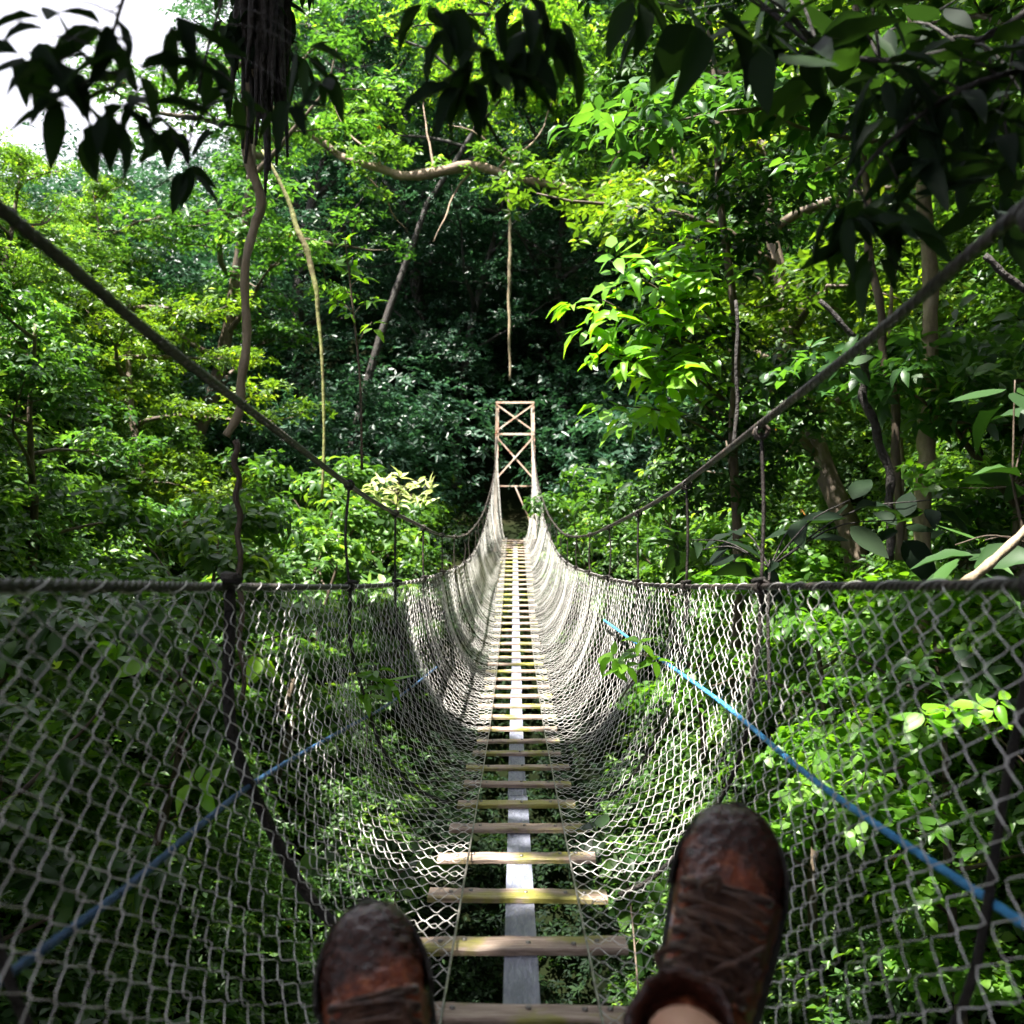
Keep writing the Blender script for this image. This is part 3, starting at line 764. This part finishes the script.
# netting
reseed('netting')
p = .040
for side in (-1, 1):
    K = int((Y1 - Y0) / p); k = np.arange(K)
    yk = Y0 + k * p
    NH, SB = 38, 3            # half links down the side, points per half link
    q = np.arange(NH * SB + 1) / SB
    jj = np.minimum(q.astype(int), NH - 1); fr = q - jj
    vv = q / NH
    sg = np.where((jj[None] + k[:, None]) % 2 == 0, 1., -1.)
    tri = (1 - 2 * fr)[None] * sg; cosn = np.cos(np.pi * fr)[None] * sg
    dy = p * (.30 * tri + .26 * cosn)
    cell = RNG.normal(0, .0016, (K, NH + 1)); wob = np.stack([np.interp(q, np.arange(NH + 1), c_) for c_ in cell])
    dy = dy + wob + .005 * np.sin(k[:, None] * .23 + vv[None] * 9)
    base = prof(yk, side, vv)
    tn = norm(np.gradient(base, axis=1)); nr = norm(np.cross(tn, np.array([0, 1., 0])))
    pts = base + nr * (-.0028 * np.sin(np.pi * fr)[None] * sg)[..., None] + nr * RNG.normal(0, .003, (K, 1, 1))
    pts[..., 1] += dy
    # follow the climbing deck when the corner moves along y
    zz = prof(yk, side, vv)
    slope = (prof(yk + .01, side, vv)[..., 2] - prof(yk - .01, side, vv)[..., 2]) / .02
    pts[..., 2] += slope * dy
    mb = MB(); mb.tubes(pts - bo, .00082, 5, ref=nr, cap=False)
    # tie wire winding round the hand rope
    yt = np.linspace(Y0, Y1, 5200); a = yt * 2 * np.pi / (4 * p)
    mb.tubes(sag_line(yt, Xr(yt), Zr(yt), side) + np.stack([np.cos(a) * .0085, 0 * a, np.sin(a) * .0085 - .001], 1), .0011, 4, ref=(1, 0, .1))
    mb.build('netting', M['wire'], bridge)

# planks
reseed('planks')
yp = 1.955 - 11 * .314
i = 0
bolts = MB(); bolts.tubes(np.array([(0, 0, -.002), (0, 0, .004)]), .0045, 7, ref=(0, 1, 0)); bolt_me = bolts.mesh('bolt', M['steel'])
while yp < 15.3:
    w = .35 + random.uniform(-.02, .02) + (.02 if abs(yp - 1.955) < .1 else 0)
    dpt = .064 + random.uniform(-.005, .005); th = .012
    nx = 14
    xsn = np.linspace(-w / 2, w / 2, nx) + 0.0
    mb = MB()
    fr = -dpt / 2 + np.array([random.uniform(-.0022, .0022) for _ in xsn]); bk = dpt / 2 + np.array([random.uniform(-.0022, .0022) for _ in xsn])
    up = np.array([random.uniform(-.0012, .0012) for _ in xsn])
    ring = np.stack([np.stack([xsn, fr, -th + 0 * xsn], 1), np.stack([xsn, fr, up - .003], 1), np.stack([xsn, fr + .003, up], 1), np.stack([xsn, bk - .003, up], 1), np.stack([xsn, bk, up - .003], 1), np.stack([xsn, bk, -th + 0 * xsn], 1)], 1)
    V = ring.reshape(-1, 3); id_ = np.arange(nx * 6).reshape(nx, 6); nx_ = np.roll(id_, -1, 1)
    mb.add(V, [np.stack([id_[:-1], id_[1:], nx_[1:], nx_[:-1]], -1).reshape(-1, 4), id_[:1], id_[-1:, ::-1]])
    o = mb.build('plank', M['plank'], bridge, smooth=False)
    sl = float(Zd(yp + .05) - Zd(yp - .05)) / .1
    o.location = Vector((random.uniform(-.006, .006), yp, float(Zd(yp)))) - Vector(bo)
    o.rotation_euler = (math.atan(sl) + random.uniform(-.02, .02), random.uniform(-.012, .012), random.uniform(-.02, .02))
    if 8 < i < 30:
        for bx_ in (-.138, -.10, 0.015, .10, .138):
            b_ = link('bolt', bolt_me, o); b_.location = (bx_ + random.uniform(-.003, .003), random.uniform(-.012, .012), 0)
    yp += .314; i += 1
# central board lengths
y = -1.55
while y < 15.2:
    y2 = min(y + random.uniform(2.2, 2.6), 15.3)
    ya = np.linspace(y, y2 - .008, 14)
    mb = MB(); hw = .029; zt = Zd(ya) - .0135; xo = random.uniform(-.003, .003)
    ring = np.stack([np.stack([xo - hw + 0 * ya, ya, zt], 1), np.stack([xo + hw + 0 * ya, ya, zt], 1), np.stack([xo + hw + 0 * ya, ya, zt - .02], 1), np.stack([xo - hw + 0 * ya, ya, zt - .02], 1)], 1)
    id_ = np.arange(14 * 4).reshape(14, 4); nx_ = np.roll(id_, -1, 1)
    mb.add(ring.reshape(-1, 3) - bo, [np.stack([id_[:-1], nx_[:-1], nx_[1:], id_[1:]], -1).reshape(-1, 4), id_[:1, ::-1], id_[-1:]])
    mb.build('centre_board', M['board'], bridge, smooth=False)
    y = y2

# blue ropes
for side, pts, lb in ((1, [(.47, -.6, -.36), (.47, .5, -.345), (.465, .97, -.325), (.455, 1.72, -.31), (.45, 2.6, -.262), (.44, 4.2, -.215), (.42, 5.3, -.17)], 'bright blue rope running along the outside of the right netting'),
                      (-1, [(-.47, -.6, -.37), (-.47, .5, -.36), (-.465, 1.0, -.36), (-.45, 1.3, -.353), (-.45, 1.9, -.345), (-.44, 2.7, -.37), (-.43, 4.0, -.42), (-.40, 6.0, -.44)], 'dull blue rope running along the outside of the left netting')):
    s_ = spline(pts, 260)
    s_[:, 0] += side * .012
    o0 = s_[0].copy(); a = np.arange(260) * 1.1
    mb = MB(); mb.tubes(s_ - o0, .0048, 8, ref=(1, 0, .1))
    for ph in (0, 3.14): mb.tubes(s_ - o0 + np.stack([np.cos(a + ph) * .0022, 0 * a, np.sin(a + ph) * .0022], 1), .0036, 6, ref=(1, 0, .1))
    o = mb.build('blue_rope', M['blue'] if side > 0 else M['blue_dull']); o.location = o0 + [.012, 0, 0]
    tag(o, lb, 'rope')

# ------------------------------------------------------------------ tower
tw = empty('bridge_tower', (0, 15.55, .6))
tag(tw, 'rusty pale steel lattice gate tower at the far end of the bridge', 'tower')
to = np.array(tw.location); tw.location.x = .043
ztop = 2.6; hw = .262
for yy, s_, nm in ((15.62, 1.0, 'post'), (16.15, .97, 'post')):
    for sx in (-1, 1):
        mb = MB(); mb.bar(np.array([sx * (hw + .035) * s_, yy, -.2]) - to, np.array([sx * (hw - .004) * s_, yy, ztop]) - to, .034, .034); mb.build('post', M['rust'], tw, smooth=False)
    if yy > 16: continue
    for zb in (ztop - .012, 2.14):
        mb = MB(); mb.bar(np.array([-hw * s_ - .012, yy - .022, zb]) - to, np.array([hw * s_ + .012, yy - .022, zb]) - to, .03, .008)
        mb.build('crossbar', M['rust'], tw, smooth=False)
    for (za, zb_) in ((2.56, 2.18), (2.10, 1.50)):
        for sg in (-1, 1):
            mb = MB(); mb.bar(np.array([sg * hw * s_, yy - .03 - .006 * sg, za]) - to, np.array([-sg * (hw + .008) * s_, yy - .03 - .006 * sg, zb_]) - to, .022, .006)
            mb.build('brace', M['rust'], tw, smooth=False)
mb = MB(); mb.bar(np.array([-hw, 16.12, 1.45]) - to, np.array([hw, 16.12, 1.45]) - to, .02, .006); mb.build('crossbar', M['rust'], tw, smooth=False)
mb = MB(); mb.bar(np.array([0, 16.1, 1.45]) - to, np.array([hw * .9, 16.1, .9]) - to, .02, .006); mb.build('brace', M['rust'], tw, smooth=False)
for sx in (-1, 1):
    for zb in (ztop - .02, 2.14, 1.45):
        mb = MB(); mb.bar(np.array([sx * hw, 15.64, zb]) - to, np.array([sx * hw, 16.13, zb]) - to, .02, .02); mb.build('side_rail', M['rust'], tw, smooth=False)
# landing
ld = empty('landing_platform', (.043, 16.2, .6)); tag(ld, 'brown timber landing boards at the foot of the tower', 'platform')
for k_ in range(7):
    mb = MB(); mb.box((0, -.62 + k_ * .2, .03), (.62, .17, .035)); mb.build('board', M['bark'], ld, smooth=False)
for sx in (-1, 1):
    mb = MB(); mb.box((sx * .22, 0, -.06), (.08, 1.45, .14)); mb.build('bearer', M['bark'], ld, smooth=False)

# ------------------------------------------------------------------ person
per = empty('person', (0, .22, -.60))
tag(per, 'seated person with bare lower legs and muddy brown hiking boots stretched out on the bridge', 'person')
pO = Vector(per.location)


def mud_mat(name, seed):
    m, nt, out = newmat(name)
    tc = N(nt, 'ShaderNodeTexCoord')
    mp = N(nt, 'ShaderNodeMapping'); mp.inputs['Location'].default_value = (seed, seed * .7, 0)
    nt.links.new(tc.outputs['Object'], mp.inputs['Vector'])
    n1 = N(nt, 'ShaderNodeTexNoise', Scale=16, Detail=5, Roughness=.6); nt.links.new(mp.outputs[0], n1.inputs['Vector'])
    n2 = N(nt, 'ShaderNodeTexNoise', Scale=110, Detail=6, Roughness=.7); nt.links.new(mp.outputs[0], n2.inputs['Vector'])
    n3 = N(nt, 'ShaderNodeTexVoronoi', Scale=330); nt.links.new(mp.outputs[0], n3.inputs['Vector'])
    leather = ramp(nt, n2.outputs['Fac'], [(.3, (.07, .014, .007)), (.5, (.20, .045, .018)), (.72, (.42, .14, .05))])
    mud = ramp(nt, n2.outputs['Fac'], [(.35, (.014, .004, .003)), (.6, (.055, .017, .011)), (.8, (.13, .05, .03))])
    sx = N(nt, 'ShaderNodeSeparateXYZ'); nt.links.new(tc.outputs['Object'], sx.inputs[0])
    # mud gathers toward the toe
    mr = N(nt, 'ShaderNodeMapRange'); mr.inputs['From Min'].default_value = .18; mr.inputs['From Max'].default_value = .26
    mr.inputs['To Min'].default_value = -.12; mr.inputs['To Max'].default_value = .22
    nt.links.new(sx.outputs['Y'], mr.inputs['Value'])
    ad = N(nt, 'ShaderNodeMath', operation='ADD'); nt.links.new(mr.outputs[0], ad.inputs[0]); nt.links.new(n1.outputs['Fac'], ad.inputs[1])
    mz = N(nt, 'ShaderNodeMapRange'); mz.inputs['From Min'].default_value = .115; mz.inputs['From Max'].default_value = .135; mz.inputs['To Max'].default_value = .3
    nt.links.new(sx.outputs['Z'], mz.inputs['Value']); ad2 = N(nt, 'ShaderNodeMath', operation='ADD'); nt.links.new(ad.outputs[0], ad2.inputs[0]); nt.links.new(mz.outputs[0], ad2.inputs[1])
    msk = ramp(nt, ad2.outputs[0], [(.40, (0, 0, 0)), (.56, (1, 1, 1))])
    mx = N(nt, 'ShaderNodeMix', data_type='RGBA'); nt.links.new(msk.outputs['Color'], mx.inputs[0]); nt.links.new(leather.outputs['Color'], mx.inputs[6]); nt.links.new(mud.outputs['Color'], mx.inputs[7])
    b = N(nt, 'ShaderNodeBsdfPrincipled'); b.inputs['Specular IOR Level'].default_value = .35; b.inputs['Coat Weight'].default_value = .22; b.inputs['Coat Roughness'].default_value = .04
    nt.links.new(mx.outputs[2], b.inputs['Base Color'])
    rr = N(nt, 'ShaderNodeMapRange'); rr.inputs['To Min'].default_value = .62; rr.inputs['To Max'].default_value = .24
    nt.links.new(msk.outputs['Color'], rr.inputs['Value']); nt.links.new(rr.outputs[0], b.inputs['Roughness'])
    b1 = N(nt, 'ShaderNodeBump', Strength=.5, Distance=.003); nt.links.new(n2.outputs['Fac'], b1.inputs['Height'])
    b2 = N(nt, 'ShaderNodeBump', Strength=.5, Distance=.003); nt.links.new(n3.outputs['Distance'], b2.inputs['Height']); nt.links.new(b1.outputs[0], b2.inputs['Normal'])
    b3 = N(nt, 'ShaderNodeBump', Strength=.5, Distance=.008); nt.links.new(n1.outputs['Fac'], b3.inputs['Height']); nt.links.new(b2.outputs[0], b3.inputs['Normal'])
    nt.links.new(b3.outputs[0], b.inputs['Normal'])
    nt.links.new(b.outputs[0], out.inputs['Surface'])
    return m


BS = 1.13
reseed('boots')
# boot stations: y, half width inner/outer, top height
BY = np.array([-.005, .01, .03, .06, .09, .12, .15, .18, .21, .24, .265, .285, .298, .304])
BWi = np.array([.018, .032, .038, .041, .041, .041, .043, .046, .049, .050, .046, .037, .024, .009])
BT = np.array([.060, .085, .10, .112, .116, .112, .102, .089, .078, .070, .065, .058, .046, .030])
fw = lambda y: np.interp(y, BY, BWi); ft = lambda y: np.interp(y, BY, BT)


def cx(y): return .010 * np.sin(np.clip(y / .3, 0, 1) * math.pi)      # the last curves a little


def surf_pt(u, y, off=.0):
    """point on the upper, u -1..1 across"""
    a = u * math.pi / 2; w = fw(y) + off; t = ft(y) + off
    sx_ = np.sign(np.sin(a)) * abs(np.sin(a)) ** .8; cz = abs(np.cos(a)) ** .8
    return np.array([w * sx_ + SG * cx(y), y, .022 + (t - .022) * cz])


def make_boot(side, toe, heel_dir, top_n, roll=0):
    global SG
    SG = side
    yv = np.array(heel_dir, float); yv /= np.linalg.norm(yv)
    zv = np.array(top_n, float); zv -= yv * zv.dot(yv); zv /= np.linalg.norm(zv)
    xv = np.cross(yv, zv)
    org = np.array(toe) - yv * .304 - zv * .03
    org = np.array(toe) - (yv * .304 + zv * .03) * BS
    xv, yv, zv = xv * BS, yv * BS, zv * BS
    Mx = Matrix(((xv[0], yv[0], zv[0], org[0]), (xv[1], yv[1], zv[1], org[1]), (xv[2], yv[2], zv[2], org[2]), (0, 0, 0, 1)))
    # upper
    mb = MB(); ny = 60; ys_ = np.linspace(BY[0], BY[-1], ny); nr_ = 28
    rings = []
    for y_ in ys_:
        a = np.linspace(0, 2 * np.pi, nr_, endpoint=False)
        w = fw(y_); t = ft(y_)
        sx_ = np.sign(np.sin(a)) * np.abs(np.sin(a)) ** .8; cz = np.sign(np.cos(a)) * np.abs(np.cos(a)) ** .8
        z = .022 + np.where(cz > 0, (t - .022) * cz, .012 * cz)
        rings.append(np.stack([w * sx_ + SG * cx(y_), np.full(nr_, y_), z], 1))
    V = np.array(rings).reshape(-1, 3); id_ = np.arange(ny * nr_).reshape(ny, nr_); nx_ = np.roll(id_, -1, 1)
    mb.add(V, [np.stack([id_[:-1], nx_[:-1], nx_[1:], id_[1:]], -1).reshape(-1, 4), id_[:1], id_[-1:, ::-1]])
    # shaft with its opening
    hs = np.linspace(.03, .150, 12); rings = []
    for q, h_ in enumerate(hs):
        a = np.linspace(0, 2 * np.pi, nr_, endpoint=False)
        fl = 1 + .10 * max(0, (h_ - .12) / .03)
        rings.append(np.stack([np.cos(a) * .040 * fl, .050 + np.sin(a) * (.056 - .06 * (h_ - .03)) * fl, np.full(nr_, h_) + .012 * np.sin(a) * (q == 11)], 1))
    for q, h_ in enumerate([.150, .13, .09]):
        a = np.linspace(0, 2 * np.pi, nr_, endpoint=False)
        rings.append(np.stack([np.cos(a) * (.034 - .002 * q), .052 + np.sin(a) * (.042 - .002 * q), np.full(nr_, h_)], 1))
    V = np.array(rings).reshape(-1, 3); n_ = len(rings); id_ = np.arange(n_ * nr_).reshape(n_, nr_); nx_ = np.roll(id_, -1, 1)
    mb.add(V, [np.stack([id_[:-1], nx_[:-1], nx_[1:], id_[1:]], -1).reshape(-1, 4), id_[:1, ::-1], id_[-1:]])
    # gusseted lace flaps either side of the tongue
    me = mb.mesh('boot', None); bt = link('boot', me, per); me.materials.append(mud_mat('muddy_leather', side * 3.1))
    rm = bt.modifiers.new('r', 'REMESH'); rm.mode = 'VOXEL'; rm.voxel_size = .0028; rm.use_smooth_shade = True
    sm_ = bt.modifiers.new('s', 'SMOOTH'); sm_.factor = .6; sm_.iterations = 6
    tx = bpy.data.textures.new('mud_lumps', 'CLOUDS'); tx.noise_scale = .009; tx.noise_depth = 3
    dm = bt.modifiers.new('d', 'DISPLACE'); dm.texture = tx; dm.strength = .0055; dm.mid_level = .45; dm.texture_coords = 'LOCAL'
    bt.matrix_local = Matrix.Translation(-pO) @ Mx
    # sole with welt and lugs
    mb = MB(); a = np.linspace(0, 2 * np.pi, 64, endpoint=False)
    yy = .150 - .163 * np.cos(a)
    out_ = np.stack([np.where(np.sin(a) >= 0, 1, -1) * (np.interp(yy, BY, BWi) + .007) * np.abs(np.sin(a)) ** .35 + SG * cx(yy), yy], 1)
    rings = [np.column_stack([out_ * [.97, 1] + [0, 0], np.full(64, -.012)]), np.column_stack([out_, np.full(64, -.008)]), np.column_stack([out_, np.full(64, .017)]), np.column_stack([out_ * [.93, 1], np.full(64, .022)])]
    V = np.array(rings).reshape(-1, 3); id_ = np.arange(4 * 64).reshape(4, 64); nx_ = np.roll(id_, -1, 1)
    mb.add(V, [np.stack([id_[:-1], id_[1:], nx_[1:], nx_[:-1]], -1).reshape(-1, 4), id_[:1], id_[-1:, ::-1]])
    for q in range(16):
        y_ = .005 + q * .0188
        for sx2 in (-1, 1): mb.box((sx2 * (fw(y_) * .62) + SG * cx(y_), y_, -.017), (fw(y_) * .7, .011, .012))
    mb.build('sole', M['rubber'], bt, smooth=False)
    # rubber toe rand
    mb = MB(); us = np.linspace(-1, 1, 25); rings = []
    for hh in (.018, .030, .040, .046):
        yy_ = []
        for u_ in us:
            th = u_ * 1.35
            y_ = .304 - .085 * (1 - math.cos(th)) / (1 - math.cos(1.35)) - (hh - .018) * .5
            w_ = np.interp(y_, BY, BWi) + .0035
            x_ = np.sign(u_) * w_ * min(1, abs(math.sin(th)) ** .55 * 1.0)
            yy_.append((x_ + SG * cx(y_), y_ + .004 * (1 - abs(u_)), hh))
        rings.append(yy_)
    V = np.array(rings).reshape(-1, 3); id_ = np.arange(4 * 25).reshape(4, 25)
    mb.add(V, [np.stack([id_[:-1, :-1], id_[:-1, 1:], id_[1:, 1:], id_[1:, :-1]], -1).reshape(-1, 4)])
    o = mb.build('toe_rand', M['rubber'], bt); sd = o.modifiers.new('t', 'SOLIDIFY'); sd.thickness = .004
    # eyelet flaps
    for sx2 in (-1, 1):
        mb = MB(); P1 = np.array([surf_pt(sx2 * .30, y_, .0045) for y_ in np.linspace(.095, .205, 18)]); P2 = np.array([surf_pt(sx2 * .62, y_, .004) for y_ in np.linspace(.095, .200, 18)])
        Pm = np.array([surf_pt(sx2 * .46, y_, .0065) for y_ in np.linspace(.095, .205, 18)])
        V = np.array([P1, Pm, P2]).reshape(-1, 3); id_ = np.arange(54).reshape(3, 18)
        mb.add(V, [np.stack([id_[:-1, :-1], id_[:-1, 1:], id_[1:, 1:], id_[1:, :-1]], -1).reshape(-1, 4)])
        o = mb.build('eyelet_flap', bt.data.materials[0], bt); sd = o.modifiers.new('t', 'SOLIDIFY'); sd.thickness = .003; sd.offset = 0
    # tongue
    mb = MB(); rings = []
    for q, y_ in enumerate(np.linspace(.20, .100, 12)):
        rings.append([surf_pt(u_, y_, .003 + .002 * (1 - abs(u_))) + np.array([0, 0, .0]) for u_ in np.linspace(-.28, .28, 7)])
    for hh in (.012, .026, .040):
        rings.append([surf_pt(u_, .098, .004) + np.array([0, -.004 + hh * .1, hh]) for u_ in np.linspace(-.30, .30, 7)])
    V = np.array(rings).reshape(-1, 3); id_ = np.arange(len(rings) * 7).reshape(-1, 7)
    mb.add(V, [np.stack([id_[:-1, :-1], id_[:-1, 1:], id_[1:, 1:], id_[1:, :-1]], -1).reshape(-1, 4)])
    o = mb.build('tongue', M['lace'], bt); sd = o.modifiers.new('t', 'SOLIDIFY'); sd.thickness = .004; sd.offset = 0
    # laces: criss-cross, bow
    mb = MB(); rows = np.linspace(.198, .100, 7)
    for q in range(7):
        y_ = rows[q]
        for sx2 in (-1, 1):
            c_ = surf_pt(sx2 * .40, y_, .008)
            ey = MB(); ey.tubes(np.array([c_ - [0, 0, .003], c_ + [0, 0, .0015]]), .0045, 8, ref=(0, 1, 0)); ey.build('eyelet', M['steel'], bt)
            if q < 6:
                u = np.linspace(-.42, .42, 9) * sx2
                pts = np.array([surf_pt(uu, y_ + (rows[q + 1] - y_) * (s2 / 8), .0085 + .003 * math.sin(s2 / 8 * math.pi) + (.002 if sx2 > 0 else 0)) for s2, uu in enumerate(u)])
                mb.tubes(pts, .0029, 6)
        pts = np.array([surf_pt(uu, y_ + random.uniform(-.001, .001), .0105) for uu in np.linspace(-.4, .4, 7)]); mb.tubes(pts, .0025, 6)
    k0 = surf_pt(0, .105, .016)
    for q in range(5):    # slack loops of the muddy lace
        a0 = surf_pt(random.uniform(-.45, .45), random.uniform(.10, .19), .012); e = a0 + np.array([random.uniform(-.022, .022), random.uniform(-.022, .022), random.uniform(0, .006)])
        mb.tubes(spline([a0, (a0 + e) / 2 + np.array([random.uniform(-.01, .01), .008, .012]), e, (a0 + e) / 2 - np.array([0, .01, -.002])], 14), .0029, 6)
    for (dx, dy_, ln) in ((1, .2, .05), (-1, .3, .055), (.9, 1.1, .06), (-.7, 1.3, .07)):
        e = k0 + np.array([dx * ln * .75, dy_ * ln * .6, -.006])
        lp = spline([k0, (k0 + e) / 2 + np.array([0, .01, .016]), e, e * .6 + k0 * .4 + np.array([0, -.012, .004]), k0], 22) if dy_ < 1 else spline([k0, (k0 + e) / 2 + np.array([.006, 0, .014]), e], 12)
        mb.tubes(lp, .0026, 6)
    mb.tubes(np.array([k0 - [.008, 0, 0], k0, k0 + [.008, 0, 0]]), .007, 7)
    mb.build('lace', M['lace'], bt)
    return Mx


td = np.array([.07, .165, .245])
MR = make_boot(1, P(738, 806, 1.2), (.095, .165, .245), (-.16, -.85, .5))
ML = make_boot(-1, P(366, 903, 1.2), (-.075, .17, .235), (.06, -.85, .5))

# legs: one continuous body from ankle to ankle, grown on a skeleton
anR = MR @ Vector((0, .052, .05)); shR = MR @ Vector((0, .05, .17)); anL = ML @ Vector((0, .052, .05)); shL = ML @ Vector((0, .05, .17))
vs = [(Vector((0, .12, -.50)), .125), (Vector((.10, .16, -.50)), .10), (Vector((.15, .38, -.44)), .075), (Vector((.17, .56, -.39)), .058), (Vector((.175, .70, -.385)), .056), (shR, .030), (anR, .027),
      (Vector((-.10, .16, -.50)), .10), (Vector((-.12, .38, -.44)), .075), (Vector((-.13, .56, -.41)), .058), (Vector((-.13, .70, -.42)), .056), (shL, .030), (anL, .027), (Vector((0, .0, -.40)), .12)]
es = [(0, 1), (1, 2), (2, 3), (3, 4), (4, 5), (5, 6), (0, 7), (7, 8), (8, 9), (9, 10), (10, 11), (11, 12), (0, 13)]


def skinned(name, vs, es, mat, parent):
    me = bpy.data.meshes.new(name); me.from_pydata([tuple(v - pO) for v, _ in vs], es, [])
    o = link(name, me, parent, mat)
    md = o.modifiers.new('skin', 'SKIN'); md.use_smooth_shade = True
    for i_, (_, r_) in enumerate(vs): me.skin_vertices[0].data[i_].radius = (r_, r_)
    me.skin_vertices[0].data[0].use_root = True
    sb = o.modifiers.new('sub', 'SUBSURF'); sb.levels = 2; sb.render_levels = 2
    return o


skinned('body', vs, es, M['skin'], per)
cv = [(vs[0][0], .145), (vs[1][0], .118), (vs[2][0], .092), (vs[2][0] * .55 + vs[3][0] * .45, .086), (vs[7][0], .118), (vs[8][0], .092), (vs[8][0] * .55 + vs[9][0] * .45, .086), (vs[13][0], .14)]
skinned('shorts', cv, [(0, 1), (1, 2), (2, 3), (0, 4), (4, 5), (5, 6), (0, 7)], M['cloth'], per)

# ------------------------------------------------------------------ light
SUN_DIR = Vector((-.26, -.24, .93)).normalized()
w = bpy.data.worlds.new("World"); scene.world = w; w.use_nodes = True
nt = w.node_tree; bg = nt.nodes['Background']
sky = nt.nodes.new('ShaderNodeTexSky'); sky.sky_type = 'NISHITA'; sky.sun_disc = False
el = math.asin(SUN_DIR.z); az = math.atan2(SUN_DIR.x, SUN_DIR.y)
sky.sun_elevation = el; sky.sun_rotation = az; sky.dust_density = 7.0
tcw = nt.nodes.new('ShaderNodeTexCoord'); nzw = N(nt, 'ShaderNodeTexNoise', Scale=2.2, Detail=6, Roughness=.55)
nt.links.new(tcw.outputs['Generated'], nzw.inputs['Vector'])
crw = ramp(nt, nzw.outputs['Fac'], [(.38, (0, 0, 0)), (.55, (1, 1, 1))])
mw = N(nt, 'ShaderNodeMix', data_type='RGBA'); mw.inputs[7].default_value = (7.5, 7.5, 8.4, 1)      # bright thin cloud
nt.links.new(crw.outputs['Color'], mw.inputs[0]); nt.links.new(sky.outputs[0], mw.inputs[6])
nt.links.new(mw.outputs[2], bg.inputs[0]); bg.inputs[1].default_value = .065
sd = bpy.data.lights.new('sun', 'SUN'); sd.energy = 5; sd.angle = R(.6); sd.color = (1, .96, .88)
so = bpy.data.objects.new('sun', sd); col.objects.link(so); so.location = (0, 0, 30)
so.rotation_euler = (-SUN_DIR).to_track_quat('-Z', 'Y').to_euler()

vsn = scene.view_settings
vsn.view_transform = 'Standard'; vsn.look = 'None'; vsn.gamma = 1; vsn.exposure = 2.3
cy = scene.cycles
cy.max_bounces = 4; cy.diffuse_bounces = 2; cy.glossy_bounces = 2; cy.transmission_bounces = 3; cy.transparent_max_bounces = 4
cy.caustics_reflective = False; cy.caustics_refractive = False
cy.use_denoising = True
try:
    cy.denoiser = 'OPENIMAGEDENOISE'
except Exception:
    pass
cy.sample_clamp_indirect = 6
cy.use_adaptive_sampling = True; cy.adaptive_threshold = .03
